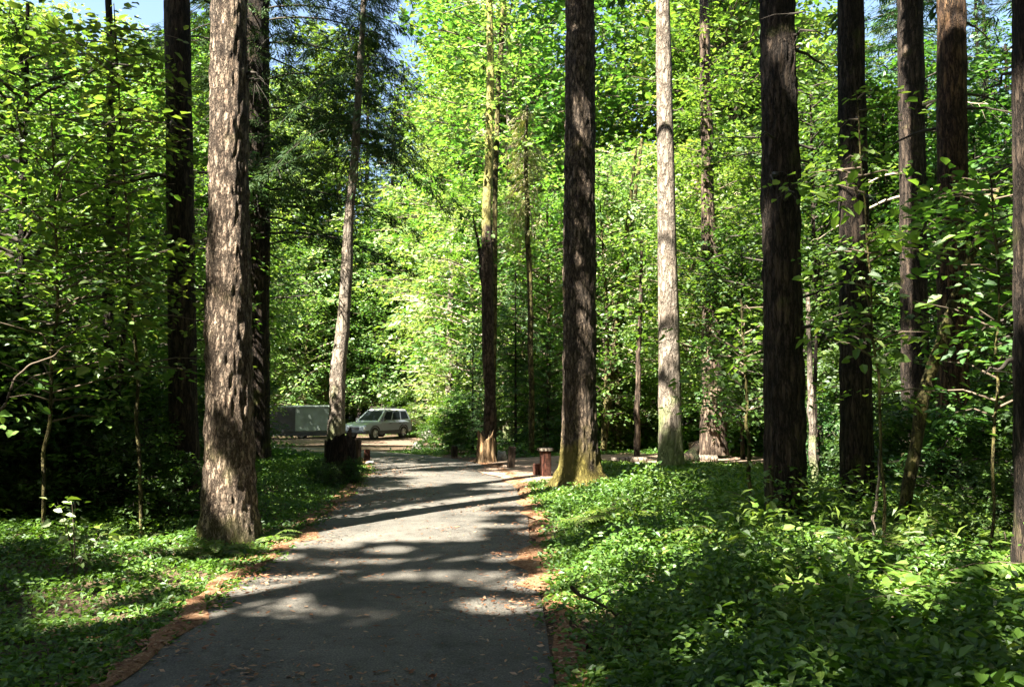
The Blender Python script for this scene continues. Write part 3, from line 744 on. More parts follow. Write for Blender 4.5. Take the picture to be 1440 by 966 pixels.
# ------------------------------------------------------------------ leafy trees, conifers behind, shrubs
def leaf_cloud(mb, C, rs, per, leaf, rg, tilt=.35, out=None, flat=.18, m=0, W=.62, rbase=None):
    """sprays of leaves: flat discs of radius rs round the centres C"""
    k = len(C) * per
    c = np.repeat(C, per, 0); r = np.repeat(np.broadcast_to(rs, (len(C),)), per)
    a = rg.uniform(0, 2 * math.pi, k); rr = np.sqrt(rg.random(k)) * r
    o = np.stack([np.cos(a) * rr, np.sin(a) * rr, rg.normal(0, flat, k) * r - .25 * rr * rr / np.maximum(r, .01)], 1)
    D = np.stack([np.cos(a), np.sin(a), rg.normal(-.25, .3, k)], 1) + rg.normal(0, .5, (k, 3))
    pn = norm(np.concatenate([rg.normal(0, tilt, (len(C), 2)), np.ones((len(C), 1))], 1)); pn = np.repeat(pn, per, 0)
    o[:, 2] -= (o[:, 0] * pn[:, 0] + o[:, 1] * pn[:, 1])      # the whole spray tilts as one
    D = D - pn * (D * pn).sum(1, keepdims=True) * .75
    Nn = pn + rg.normal(0, .22, (k, 3))
    rv = np.clip(rg.normal(.45, .2, k) + np.repeat(rg.normal(0, .16, len(C)), per), 0, 1)
    sz = np.repeat(rg.uniform(.75, 1.25, len(C)), per) * np.clip(rg.lognormal(-.05, .32, k), .4, 1.7)
    mb.kites(c + o, D, Nn, leaf * sz, W, .10, .12, rv, m)

def broadleaf(seed, H, R, zlo, nb, leaf, per, mat, twig, spr=6, upw=.35, rs=.42, prof=lambda u: math.sin(math.pi * min(.97, .12 + .8 * u)) ** .6, tilt=.4):
    rg = np.random.default_rng(seed)
    mb = MB()
    for b in range(nb):
        u = ((b + rg.random()) / nb) ** .95
        z = zlo + (H - zlo) * u * .93
        Lb = R * prof(u) * rg.uniform(.55, 1.12); az = b * 2.39996 + rg.normal(0, .5)
        h = np.array([math.cos(az), math.sin(az), 0.]); t = np.linspace(0, 1, 6)
        pts = h[None] * (Lb * t)[:, None] + np.array([0, 0, 1.])[None] * (z - Lb * .15 + Lb * (upw * 1.4 * t - upw * .8 * t * t))[:, None] + rg.normal(0, .05, (6, 3)) * t[:, None]
        mb.tube(pts, np.linspace(.022, .005, 6) * (Lb / 2 + .4), 4, 1)
        tt = rg.uniform(.22, 1.02, spr) ** .8
        c = np.stack([np.interp(tt, t, pts[:, i]) for i in range(3)], 1)
        side = rg.normal(0, 1, spr)
        c += np.stack([-h[1] * side, h[0] * side, np.zeros(spr)], 1) * (.22 * Lb * (1.1 - tt * .5))[:, None] + rg.normal(0, .1, (spr, 3))
        for q, ti in zip(c, tt):
            p0 = pts[min(5, int(ti * 4))]
            mb.tube(np.stack([p0, (p0 + q) / 2 + np.array([0, 0, .04]), q]), [.009, .006, .003], 3, 1)
        leaf_cloud(mb, c, rs * rg.uniform(.6, 1.25, spr) * min(1.2, .5 + R / 5), per, leaf, rg, tilt)
    return mb.mesh('crown', [mat, twig])

def stem_mesh(seed, H, r, mat, bend=.06, segs=10):
    me, _ = trunk_mesh('trunk', np.zeros(3), np.array([0, 0, H * .9]), r, r * .35, H, mat, .3, .5, .05, segs, seed, .25, H, bend)
    return me

def conifer(seed, H, R, zlo, nb, mat, size=.4, droop=.5, density=1.0):
    return tall_crown((0, 0, 0), lambda z: np.array([0, 0, z]), zlo, H, R, nb, seed, density, False, size, mat, M['twig_dark'], .75, droop, -1, True)

PROTO = {}
for i in range(3):
    PROTO['maple', i] = (broadleaf(400 + i, 9.5 + i, 3.1, 1.6, 56, .155, 18, M['maple'], M['twig']), stem_mesh(3 + i, 8.6 + i, .11, M['bark_moss'], .12))
    PROTO['pale', i] = (broadleaf(420 + i, 11 + i, 3.3, 1.2, 56, .17, 16, M['maple_pale'], M['twig_pale']), stem_mesh(13 + i, 10 + i, .10, M['bark_moss'], .12))
    PROTO['deep', i] = (broadleaf(440 + i, 7.5 + i, 2.8, 1.2, 54, .105, 28, M['maple_deep'], M['twig_dark']), stem_mesh(23 + i, 6.8 + i, .08, M['bark_brown'], .1))
    PROTO['near', i] = (broadleaf(450 + i, 8.6, 3.3, 2.6, 58, .12, 21, M['maple'], M['twig_dark'], spr=7), stem_mesh(28 + i, 8.6, .09, M['bark_brown'], .12))
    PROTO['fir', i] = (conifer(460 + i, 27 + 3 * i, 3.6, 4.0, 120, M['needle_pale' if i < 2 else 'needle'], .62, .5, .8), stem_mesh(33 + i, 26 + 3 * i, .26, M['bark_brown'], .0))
    PROTO['shrub', i] = (broadleaf(480 + i, 2.3 + .3 * i, 1.35, .15, 40, .10, 30, M['shrub'], M['twig'], spr=4, rs=.33, prof=lambda u: math.sin(math.pi * min(.95, .25 + .62 * u)) ** .7), None)
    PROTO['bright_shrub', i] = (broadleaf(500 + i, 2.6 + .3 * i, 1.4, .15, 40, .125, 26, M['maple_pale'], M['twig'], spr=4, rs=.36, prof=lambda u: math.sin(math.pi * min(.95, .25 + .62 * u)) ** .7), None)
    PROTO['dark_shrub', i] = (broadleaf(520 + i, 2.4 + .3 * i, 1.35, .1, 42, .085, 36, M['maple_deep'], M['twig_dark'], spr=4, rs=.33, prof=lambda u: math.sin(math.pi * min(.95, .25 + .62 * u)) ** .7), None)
    PROTO['young_fir', i] = (conifer(540 + i, 4.2 + i, 1.7, .25, 62, M['needle'], .30, .35, 1.3), stem_mesh(43 + i, 4 + i, .05, M['bark_brown'], .0))

def plant(kind, i, x, y, s, label, cat, group, name, rz=None, sz=None):
    crown, stem = PROTO[kind, i % 3]
    root = empty(name, (x, y, gz1(x, y) - .03), label, cat, group, RNG.uniform(0, 6.28) if rz is None else rz)
    root.scale = (s, s, s if sz is None else sz)
    link('crown', crown, root)
    if stem: link('trunk', stem, root)
    return root

def px_x(px, depth): return (px - 720.0) / FPX * depth
def scatter(kind, spots, label, cat, group, name):
    for i, (px, d, s) in enumerate(spots):
        plant(kind, int(RNG.integers(0, 3)), px_x(px, d), d, s * RNG.uniform(.9, 1.1), label, cat, group, name)

side_firs = [(14.5, 20), (18, 25), (14, 30), (20, 17), (22, 31), (17, 36), (25, 24), (19, 11)]  # firs added at the right side to block the sky
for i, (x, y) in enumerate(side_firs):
    plant('fir', 2, x, y, .95, 'dark fir added beyond the right bank to block sky light', 'tree', 'dark firs blocking the sky on the right', 'fir_tree')
for i, (x, y) in enumerate([(-21, 29), (-25, 26), (-27, 33)]):  # out of view at left, added to close off the sky there
    plant('fir', 2, x, y, .68, 'unseen dark fir added beyond the left bushes to block sky light', 'tree', 'unseen firs blocking the sky on the left', 'fir_tree')

# far firs closing the view, with gaps of sky between their tops
R2 = np.random.default_rng(5)
far_firs = []
for k in range(60):
    d = R2.uniform(54, 92); px = R2.uniform(-60, 1500)
    gap = (470 < px < 590 and d < 80) or (1195 < px < 1250)
    far_firs.append((px, d, R2.uniform(.55, .8) if gap else R2.uniform(.85, 1.25)))
scatter('fir', far_firs, 'tall hazy green fir far behind the bend of the lane', 'tree', 'far firs closing the view', 'fir_tree')
_sp = []
for _ in range(26):
    px, d = R2.uniform(330, 1150), R2.uniform(40, 58)
    if 340 < px < 640: d = R2.uniform(58, 68)
    _sp.append((px, d, R2.uniform(.9, 1.4)))
scatter('maple', _sp, 'green maple in full sun beyond the parked car', 'tree', 'maples beyond the parked car', 'maple_tree')
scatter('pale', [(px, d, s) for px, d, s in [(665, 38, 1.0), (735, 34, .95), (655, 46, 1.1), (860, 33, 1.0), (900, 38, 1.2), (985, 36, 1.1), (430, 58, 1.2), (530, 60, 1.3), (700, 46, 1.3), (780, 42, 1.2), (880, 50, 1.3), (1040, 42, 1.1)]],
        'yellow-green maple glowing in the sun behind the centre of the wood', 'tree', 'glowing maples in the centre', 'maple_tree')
scatter('maple', [(560, 66, 1.2), (690, 31, .85), (770, 29, .9), (850, 27, .8), (1010, 27, .9), (1075, 30, 1.0), (980, 31, 1.0), (920, 45, 1.2)],
        'mid green maple standing just beyond the dirt clearing', 'tree', 'maples beyond the clearing', 'maple_tree')
scatter('deep', [(1150, 21, 1.1), (1235, 23, 1.2), (1312, 21, 1.15), (1390, 21.5, 1.1), (1250, 20.5, .95), (1375, 18.5, .85), (1475, 13.5, .7), (1160, 28, 1.2), (1420, 25, 1.3), (1300, 30, 1.3), (1215, 34, 1.4), (1045, 24, .9), (1800, 13, 1.3), (1700, 18, 1.5), (1620, 24, 1.6)],  # spots far off to the right are out of view, added against sky light
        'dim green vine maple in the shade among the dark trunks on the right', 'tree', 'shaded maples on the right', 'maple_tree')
scatter('near', [(20, 12.6, .95), (150, 16.5, .95), (-70, 17, 1.1), (215, 22, 1.1), (60, 23, 1.2), (-40, 27, 1.3), (170, 29, 1.3), (30, 35, 1.5), (-200, 30, 1.6), (290, 27, 1.2), (130, 33, 1.6), (320, 36, 1.3), (230, 44, 1.6), (60, 46, 1.7)],
        'leafy sunlit maple over dark undergrowth at far left', 'tree', 'leafy maples on the left', 'maple_tree')
scatter('shrub', [(640, 33, .8), (655, 31, .8), (635, 40, 1.0), (560, 57, 1.3), (585, 54, .9), (800, 30, 1.0), (860, 28, .9), (905, 29, 1.0), (970, 28, .9), (1030, 27, .85), (1065, 27.5, .9), (640, 47, 1.2), (890, 33, 1.2), (660, 38, 1.2), (760, 33, 1.2), (1000, 31, 1.1), (640, 28.5, .55), (602, 34, .4)],
        'green bush in sun behind the posts and the clearing', 'shrub', 'bushes behind the posts', 'bush')
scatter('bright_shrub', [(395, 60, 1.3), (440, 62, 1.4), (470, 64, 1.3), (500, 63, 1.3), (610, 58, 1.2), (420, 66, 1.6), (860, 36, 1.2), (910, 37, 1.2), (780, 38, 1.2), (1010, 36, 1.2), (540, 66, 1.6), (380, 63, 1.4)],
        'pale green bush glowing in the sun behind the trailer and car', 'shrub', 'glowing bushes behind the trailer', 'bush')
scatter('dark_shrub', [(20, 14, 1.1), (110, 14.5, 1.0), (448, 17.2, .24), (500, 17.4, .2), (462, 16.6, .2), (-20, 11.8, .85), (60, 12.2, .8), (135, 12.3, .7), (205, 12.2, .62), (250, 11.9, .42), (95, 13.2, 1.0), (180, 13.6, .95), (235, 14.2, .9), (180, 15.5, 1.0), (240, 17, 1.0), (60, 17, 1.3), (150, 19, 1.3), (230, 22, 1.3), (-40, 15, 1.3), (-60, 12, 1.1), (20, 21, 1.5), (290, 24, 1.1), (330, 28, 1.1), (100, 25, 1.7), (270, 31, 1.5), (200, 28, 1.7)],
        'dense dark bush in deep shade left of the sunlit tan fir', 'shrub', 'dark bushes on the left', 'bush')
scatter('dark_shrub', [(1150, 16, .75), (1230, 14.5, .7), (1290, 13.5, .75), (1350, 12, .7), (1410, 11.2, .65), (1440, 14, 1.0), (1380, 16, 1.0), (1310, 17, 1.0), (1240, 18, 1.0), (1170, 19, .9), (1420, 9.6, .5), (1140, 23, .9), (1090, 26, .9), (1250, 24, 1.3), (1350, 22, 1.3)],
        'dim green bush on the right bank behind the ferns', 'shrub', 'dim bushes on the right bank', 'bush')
scatter('young_fir', [(725, 27.5, .95), (665, 28.5, .85), (770, 27, .7)], 'small dark fir behind the orange stump in the centre', 'tree', 'small dark firs behind the stump', 'young_fir')

for i in range(3):
    PROTO['big', i] = (broadleaf(560 + i, 24 + i, 5.2, 3.0, 115, .26, 14, M['maple_pale' if i < 1 else 'maple'], M['twig'], spr=8, rs=.75, prof=lambda u: math.sin(math.pi * min(.97, .2 + .74 * u)) ** .6), stem_mesh(63 + i, 22, .2, M['bark_pale'], .15))
_sp = []
for k in range(56):
    d = R2.uniform(42, 62); px = R2.uniform(-60, 1300)
    if px < 640: d = R2.uniform(58, 72)
    s_ = R2.uniform(.95, 1.3)
    if 490 < px < 610: s_ = R2.uniform(.62, .75)
    if 1150 < px < 1320: s_ = .62
    if 750 < px < 800: s_ = .8
    _sp.append((px, d, s_))
_sp += [(475, 62, 1.1), (640, 66, 1.3), (430, 64, 1.2)]
scatter('big', _sp, 'tall pale green tree in full sun towering over the maples far behind', 'tree', 'tall pale trees far behind', 'broadleaf_tree')
_sp = [(-20 + 5.2 * i + R2.uniform(-1, 1), -16 - 5 * (i % 2) + R2.uniform(-1, 1)) for i in range(9)] + [(18 + 4 * (i % 2), -12 + 5 * i) for i in range(6)] + [(-30 - 4 * (i % 2), -12 + 6 * i) for i in range(6)] + [(-8 + 6 * i, -30) for i in range(5)]
for x, y in _sp:  # unseen trees, added to keep sky light off the foreground
    plant('big', int(RNG.integers(0, 3)), x, y, R2.uniform(.95, 1.2), 'unseen tall leafy tree added to block sky light', 'tree', 'unseen tall trees blocking the sky', 'broadleaf_tree')
plant('big', 2, -13.2, 44.6, .5, 'rounded leafy tree added close to the trailer to shade the parked car', 'tree', None, 'broadleaf_tree')  # put in so that its crown dapples the car with shade
# leafy maples round the viewer, outside the view, added to hold off sky light
scatter_xy = [(-6, -4), (5.5, -3), (8.5, 2.5), (10.5, 6), (0, -9), (-4, -12), (6, -9), (11, -2), (-11, -7), (13, 3), (-13, 5), (3.6, -6)]
for x, y in scatter_xy:
    plant('near', int(RNG.integers(0, 3)), x, y, 1.1, 'unseen leafy maple added around the viewer to block sky light', 'tree', 'unseen maples blocking the sky', 'maple_tree')

# thin individual stems of the middle distance
def thin_tree(name, label, pts_px, depth, widths, mat, crown=None, moss=None, bendy=0, limbs=()):
    P = [at_depth(x, y, depth) for x, y in pts_px]
    g = gz1(P[0][0], P[0][1]); P[0][2] = g - .1
    base = np.array([P[0][0], P[0][1], g])
    root = empty(name, base, label, 'tree')
    n = 60; k = np.linspace(0, len(P) - 1, n); idx = np.arange(len(P))
    L = np.stack([np.interp(k, idx, np.array(P)[:, i]) for i in range(3)], 1) - base
    kk = 5; pad = np.vstack([np.repeat(L[:1], kk, 0), L, np.repeat(L[-1:], kk, 0)])
    L = np.stack([np.convolve(pad[:, c], np.ones(2 * kk + 1) / (2 * kk + 1), 'valid') for c in range(3)], 1)
    L = L + (np.stack([vnoise(np.stack([np.arange(n) / 5., np.arange(n) * 0 + s, np.arange(n) * 0.], 1), 7) for s in (1.3, 4.4, 8.8)], 1) - .5) * .07
    r = np.interp(k, idx, widths) * depth / FPX / 2
    r = r * (1 + .22 * (vnoise(np.stack([np.arange(n) / 2., np.arange(n) * 0., np.arange(n) * 0.], 1), 3) - .5))
    mb = MB(); mb.tube(L, r, 10); mb.obj('trunk', mat, root)
    if crown: crown(root, L, base)
    return root

def crown_leaves(mat, lo, hi, R, n, leaf, per, twig='twig', seed=1, rs=.4):
    def f(root, L, base):
        rg = np.random.default_rng(seed); mb = MB()
        for i in range(n):
            t = lo + (hi - lo) * rg.random(); k = t * (len(L) - 1); p = L[int(k)]
            az = rg.uniform(0, 6.28); Lb = R * rg.uniform(.3, 1)
            q = p + np.array([math.cos(az) * Lb, math.sin(az) * Lb, Lb * rg.uniform(-.2, .45)])
            mb.tube(np.stack([p, (p + q) / 2 + np.array([0, 0, .06]), q]), [.014, .008, .004], 4, 1)
            leaf_cloud(mb, np.stack([q, (p + q) / 2 + rg.normal(0, .12, 3)]), rs, per, leaf, rg)
        mb.obj('crown', [M[mat], M[twig]], root)
    return f

def crown_boughs(mat, lo, hi, R, n, size, seed=1, droop=.8, twig='twig_dark'):
    def f(root, L, base):
        rg = np.random.default_rng(seed); mb = MB()
        for i in range(n):
            u = rg.random(); t = lo + (hi - lo) * u; p = L[int(t * (len(L) - 1))]
            az = rg.uniform(0, 6.28); Lb = R * rg.uniform(.4, 1) * (1.1 - .7 * u); h = np.array([math.cos(az), math.sin(az), 0.])
            s = np.linspace(0, 1, 6); pts = p + h * (Lb * s)[:, None] + np.array([0, 0, 1.]) * (Lb * (.1 * s - droop * s * s))[:, None]
            mb.tube(pts, np.linspace(.014, .004, 6), 4, 1)
            ns = int(Lb / .05) + 4; tt = rg.uniform(.1, 1, ns)
            c = np.stack([np.interp(tt, s, pts[:, j]) for j in range(3)], 1); sd = rg.choice([-1, 1], ns)[:, None] * np.array([[-h[1], h[0], 0]])
            frond_sprays(mb, c + sd * rg.uniform(0, .25, (ns, 1)), h[None] * .5 + sd * .7 + np.array([[0, 0, -.5]]), size, None, 8, 0, .09)
        mb.obj('crown', [M[mat], M[twig]], root)
    return f

#
thin_tree('hemlock_tree', 'slender leaning trunk, pale in the sun, rising behind the big dark stump', [(472, 640), (474, 560), (484, 420), (497, 220), (508, 60), (514, -60)], 19.5, [26, 22, 17, 12, 9, 5], M['bark_pale'],
          crown_boughs('needle', .62, 1.0, 2.8, 80, .22, 4, .7))
thin_tree('mossy_tree', 'thin dark trunk with a yellow mossy top behind the orange stump', [(690, 650), (689, 540), (683, 400), (687, 200), (690, 90), (686, -60)], 23.6, [20, 16, 17, 13, 11, 8], M['bark_mosstop'],
          crown_leaves('maple_pale', .6, 1, 1.5, 40, .14, 14, 'twig_pale', 5))
thin_tree('mossy_tree', 'thin dark side stem joining the thin mossy-topped trunk', [(692, 640), (682, 430), (672, 340), (664, 300)], 23.9, [8, 7, 5, 1.5], M['bark_brown'], crown_leaves('maple', .6, 1, .7, 8, .14, 10, 'twig', 41))
thin_tree('mossy_tree', 'second thin yellow stem beside the mossy-topped trunk', [(694, 300), (698, 160), (704, 60), (712, -60)], 24.4, [6, 8, 8, 6], M['bark_moss'])
thin_tree('hemlock_tree', 'slight pale sapling with drooping dry twigs left of the brown fir', [(748, 650), (747, 500), (742, 330), (738, 220), (742, 140)], 25.5, [9, 8, 8, 6, 3], M['bark_moss'],
          crown_boughs('drymoss', .5, .98, 1.1, 46, .22, 9, 1.3, 'twig_pale'))
thin_tree('mossy_tree', 'thin yellowish stem right of the brown fir, leaning right', [(848, 640), (866, 470), (880, 330), (896, 200)], 27, [9, 8, 7, 4], M['bark_moss'], crown_leaves('maple_pale', .5, 1, 1.6, 26, .15, 14, 'twig_pale', 11))
thin_tree('mossy_tree', 'twin thin yellow stem beside the leaning yellowish one', [(868, 640), (870, 470), (878, 390), (905, 180)], 27.8, [12, 9, 8, 4], M['bark_moss'], crown_leaves('maple_pale', .6, 1, 1.6, 20, .15, 14, 'twig_pale', 13))
thin_tree('young_tree', 'short straight brown sapling stem just left of the pale trunk', [(896, 645), (896, 560), (899, 450), (903, 330)], 24.5, [9, 8, 6, 4], M['bark_red'], crown_leaves('maple', .6, 1, 1.2, 18, .14, 14, 'twig', 15))
thin_tree('pale_tree', 'thin white bare trunk deep in the middle of the wood', [(630, 620), (632, 480), (636, 350), (640, 250)], 42, [11, 10, 8, 5], M['bark_pale'], crown_leaves('maple_pale', .6, 1, 2.0, 26, .17, 16, 'twig_pale', 17))
thin_tree('pale_tree', 'thin white trunk far behind the trailer', [(411, 600), (411, 500), (413, 420), (415, 340)], 60, [9, 8, 6, 4], M['bark_pale'])
thin_tree('snag_tree', 'brown torn snag with splayed foot behind the log pieces', [(1004, 646), (1003, 560), (1000, 460), (996, 300), (991, 120), (989, -30), (988, -120)], 24.6, [44, 30, 26, 20, 16, 12, 8], M['bark_red'],
          crown_leaves('maple', .34, .74, 1.5, 85, .13, 16, 'twig', 19))
thin_tree('leaning_tree', 'leaning mossy stem reaching right across the dark trunks', [(1262, 715), (1290, 590), (1322, 480), (1352, 390), (1380, 320), (1410, 255)], 10.3, [15, 17, 16, 12, 9, 4], M['bark_moss'], crown_leaves('maple', .75, 1, 1.0, 14, .12, 12, 'twig', 23))
thin_tree('young_tree', 'pale thin stem close right of the thick twiggy trunk', [(1148, 700), (1142, 620), (1138, 540), (1136, 400)], 15, [12, 10, 8, 5], M['bark_pale'])
thin_tree('young_tree', 'thin brown stem bending beside the pale stem', [(1152, 705), (1150, 640), (1143, 560), (1150, 450)], 15.4, [7, 7, 6, 4], M['bark_brown'])
thin_tree('dead_sapling', 'bare grey dead stick standing on the right bank', [(1222, 818), (1224, 770), (1232, 690), (1240, 610)], 9.6, [5, 5, 4, 3], M['wood_grey'])
thin_tree('young_tree', 'thin dark stem among the far left leaves', [(152, 735), (152, 600), (150, 400), (156, 120), (150, -50)], 13.5, [16, 14, 13, 11, 8], M['bark_brown'])
thin_tree('young_tree', 'second thin dark stem left of the sunlit tan fir', [(172, 740), (165, 600), (168, 500), (190, 350)], 12.4, [9, 8, 7, 4], M['bark_brown'])
thin_tree('dead_sapling', 'crooked bare branch arching in from the left edge', [(-30, 760), (-10, 600), (10, 555), (30, 515), (60, 502), (105, 484)], 9.5, [4.5, 4, 3.5, 3, 2, 1], M['twig'])

thin_tree('young_tree', 'leafy young maple stem in front of the dark trunk right of the twiggy one', [(1246, 800), (1238, 600), (1218, 350), (1204, 110)], 9.6, [4.5, 4, 3, 2], M['bark_moss'], crown_leaves('maple', .4, 1, .85, 34, .10, 13, 'twig', 31, .3))
thin_tree('young_tree', 'leafy low sapling spreading left of the thick twiggy trunk', [(1058, 760), (1050, 600), (1042, 410)], 12.5, [6, 5, 3], M['bark_moss'], crown_leaves('maple', .5, 1, .95, 22, .10, 14, 'twig', 33, .34))
thin_tree('young_tree', 'leafy young maple stem by the trunk cut by the right edge', [(1392, 850), (1398, 600), (1404, 400), (1392, 230)], 8.4, [4.5, 4, 3, 2], M['bark_moss'], crown_leaves('maple', .35, 1, .8, 34, .095, 13, 'twig', 35, .28))
thin_tree('young_tree', 'leafy maple stem before the far left leaves', [(60, 760), (66, 600), (80, 400), (70, 120)], 10.8, [5, 5, 4, 2], M['bark_moss'], crown_leaves('maple', .35, 1, 1.5, 70, .105, 15, 'twig', 37, .34))
thin_tree('young_tree', 'leafy maple stem leaning between the dark trunk and the far left leaves', [(200, 750), (196, 600), (182, 400), (168, 180), (160, 20)], 11.4, [5, 5, 4, 3, 2], M['bark_moss'], crown_leaves('maple', .35, 1, 1.3, 64, .105, 15, 'twig', 39, .34))

# ------------------------------------------------------------------ stumps, posts, rocks, logs
def stump(name, label, px, py, w, h, mat, seed, jag=.5, flare=.6, topmat=None, lean=(0, 0)):
    P = on_ground(px, py); d = P[1]; r = w * d / FPX / 2; H = h * d / FPX
    segs, rings = 44, 26
    th = np.arange(segs) * 2 * math.pi / segs; C, S = np.cos(th), np.sin(th)
    top = H * (1 - jag * vnoise(np.stack([C * 2.3 + seed, S * 2.3, C * 0], 1), seed))
    V = []
    for k in range(rings):
        f = k / (rings - 1); z = -.12 + (top + .12) * f
        rr = r * (.72 + .5 * flare * np.exp(-f * 4)) * (1 + .16 * np.cos(th * 5 + seed) * np.exp(-f * 2.5))
        n = vnoise(np.stack([C * 5 + seed, S * 5, z * 1.2], 1), seed + 2) - .5; n2 = vnoise(np.stack([C * 13, S * 13 + seed, z * 2.0], 1), seed + 3) - .5
        rr = rr * (1 + .28 * n + .18 * n2)
        V.append(np.stack([rr * C + lean[0] * z, rr * S + lean[1] * z, z], 1))
    inner = V[-1].copy(); inner[:, :2] *= .5; inner[:, 2] -= .25 * H * (.3 + vnoise(np.stack([C * 3, S * 3, C * 0 + seed], 1), 4)); V.append(inner)
    inner2 = inner.copy(); inner2[:, :2] *= .05; inner2[:, 2] = inner[:, 2].mean() - .05; V.append(inner2)
    V = np.array(V); k = len(V); i = np.arange(k - 1)[:, None] * segs; j = np.arange(segs)[None, :]; j2 = (j + 1) % segs
    mb = MB(); mb.quads(V, np.stack([i + j, i + j2, i + segs + j2, i + segs + j], -1).reshape(-1, 4), None, 0, True)
    o = mb.obj(name, mat, None, P)
    return tag(o, label, 'stump')
stump('tree_stump', 'big dark mossy stump with flared foot at the left edge of the lane', 478, 680, 58, 82, M['bark_stump'], 3, .62, 1.5)
stump('tree_stump', 'orange sunlit broken stump at the bend of the lane', 684, 652, 32, 50, M['wood_raw'], 8, .6, .8)
stump('tree_stump', 'dark rotten stump below the dark trunks on the right bank', 1176, 784, 56, 36, M['bark_stump'], 12, .3, 1.0)

def post(name, label, px, py, w, h, mat, cap=None, tilt=0.0, group=None, cat='post'):
    P = on_ground(px, py); d = P[1]; a = w * d / FPX / 2; H = h * d / FPX
    root = empty(name, P, label, cat, group, .3); root.rotation_euler = (0, tilt, .3)
    mb = MB(); b = a * .12
    ring = np.array([(-a, -a + b), (-a + b, -a), (a - b, -a), (a, -a + b), (a, a - b), (a - b, a), (-a + b, a), (-a, a - b)])
    zs = [(-.2, 1), (0, 1), (H * .5, .99), (H - b * 2, .98), (H, .86)]
    V = np.array([[(x * s, y * s, z) for x, y in ring] for z, s in zs]); k = len(zs); i = np.arange(k - 1)[:, None] * 8; j = np.arange(8)[None, :]; j2 = (j + 1) % 8
    mb.quads(V, np.stack([i + j, i + j2, i + 8 + j2, i + 8 + j], -1).reshape(-1, 4))
    t = V[-1]; mb.quads(t, [(0, 1, 2, 3), (0, 3, 4, 7), (4, 5, 6, 7)])
    mb.obj('shaft', mat, root)
    if cap:
        c, th_ = cap; cb = MB(); cb.box((-c, -c * .8, H + .004), (c, c * .8, H + th_), 0, .012); cb.obj('cap', M['wood_grey'], root)
    return root
post('wooden_post', 'dark square post beside the big dark stump', 503, 656, 9, 38, M['wood_post'], group='posts along the lane')
post('wooden_post', 'reddish wooden post with a flat grey cap beside the brown fir', 767, 672, 13, 38, M['wood_redpost'], (.16, .06), group='posts along the lane')
post('wooden_post', 'low pale red post next to the capped post', 755, 670, 9, 18, M['wood_redpost'], group='posts along the lane')
post('wooden_post', 'dark leaning post between the pale rock and the capped post', 718, 660, 9, 32, M['wood_post'], None, .08, group='posts along the lane')
post('wooden_post', 'small far dark post left of the orange stump', 639, 644, 8, 17, M['wood_post'], group='posts along the lane')
post('wooden_post', 'short stub post in the sun just right of the big dark stump', 516, 650, 8, 18, M['wood_redpost'], group='posts along the lane')

def rock(label, px, py, w, h, seed):
    P = on_ground(px, py); d = P[1]; r = w * d / FPX / 2; H = h * d / FPX
    n, k = 22, 12
    th = np.arange(n) * 2 * math.pi / n; V = []
    for j in range(k):
        ph = math.pi * (j + .01) / (k - .98); q = np.stack([np.sin(ph) * np.cos(th), np.sin(ph) * np.sin(th), np.full(n, math.cos(ph))], 1)
        s = 1 + .7 * (vnoise(q * 1.7 + seed, seed) - .5) + .3 * (vnoise(q * 4 + seed, seed + 1) - .5)
        V.append(q * s[:, None] * np.array([r, r * .85, H * .62]) + np.array([0, 0, H * .4]))
    V = np.array(V); i = np.arange(k - 1)[:, None] * n; j = np.arange(n)[None, :]; j2 = (j + 1) % n
    mb = MB(); mb.quads(V, np.stack([i + j, i + n + j, i + n + j2, i + j2], -1).reshape(-1, 4), None, 0, True)
    return tag(mb.obj('rock', M['rock'], None, P), label, 'rock', 'rocks along the lane')
rock('pale rock just right of the orange stump', 706, 650, 13, 16, 3)
rock('whitish rock at the far bend below the parked car', 588, 632, 13, 12, 5)
rock('grey boulder among the bushes left of the far post', 602, 622, 17, 20, 7)
rock('low flat rock on the verge beside the big stump', 520, 654, 12, 6, 9)

_f = [(1090, 800, .8, .3), (1180, 850, 1.1, -.5), (1020, 800, .7, .9), (1330, 850, .9, .2), (900, 860, .6, -.8), (1260, 915, .9, .6), (840, 905, .5, .4), (1390, 800, 1.2, -.2), (1000, 905, .7, 1.2)]
for i, (px, py, ln, rz) in enumerate(_f):
    P = on_ground(px, py); t = np.linspace(-.5, .5, 8); rg = np.random.default_rng(900 + i)
    pts = np.stack([t * ln * math.cos(rz), t * ln * math.sin(rz), .10 + .22 * rg.random() + .35 * t * rg.uniform(-1, 1)], 1) + rg.normal(0, .025, (8, 3))
    mb = MB(); mb.tube(pts, np.linspace(.018, .006, 8), 6)
    for q in range(3):
        k = rg.integers(2, 7); d = norm(rg.normal(0, 1, 3)); mb.tube(np.stack([pts[k], pts[k] + d * .12, pts[k] + d * .2]), [.007, .005, .002], 4)
    tag(mb.obj('fallen_branch', M['wood_grey'] if i % 2 else M['twig'], None, P), 'thin dead branch fallen among the plants of the right bank', 'branch', 'fallen branches on the right bank')

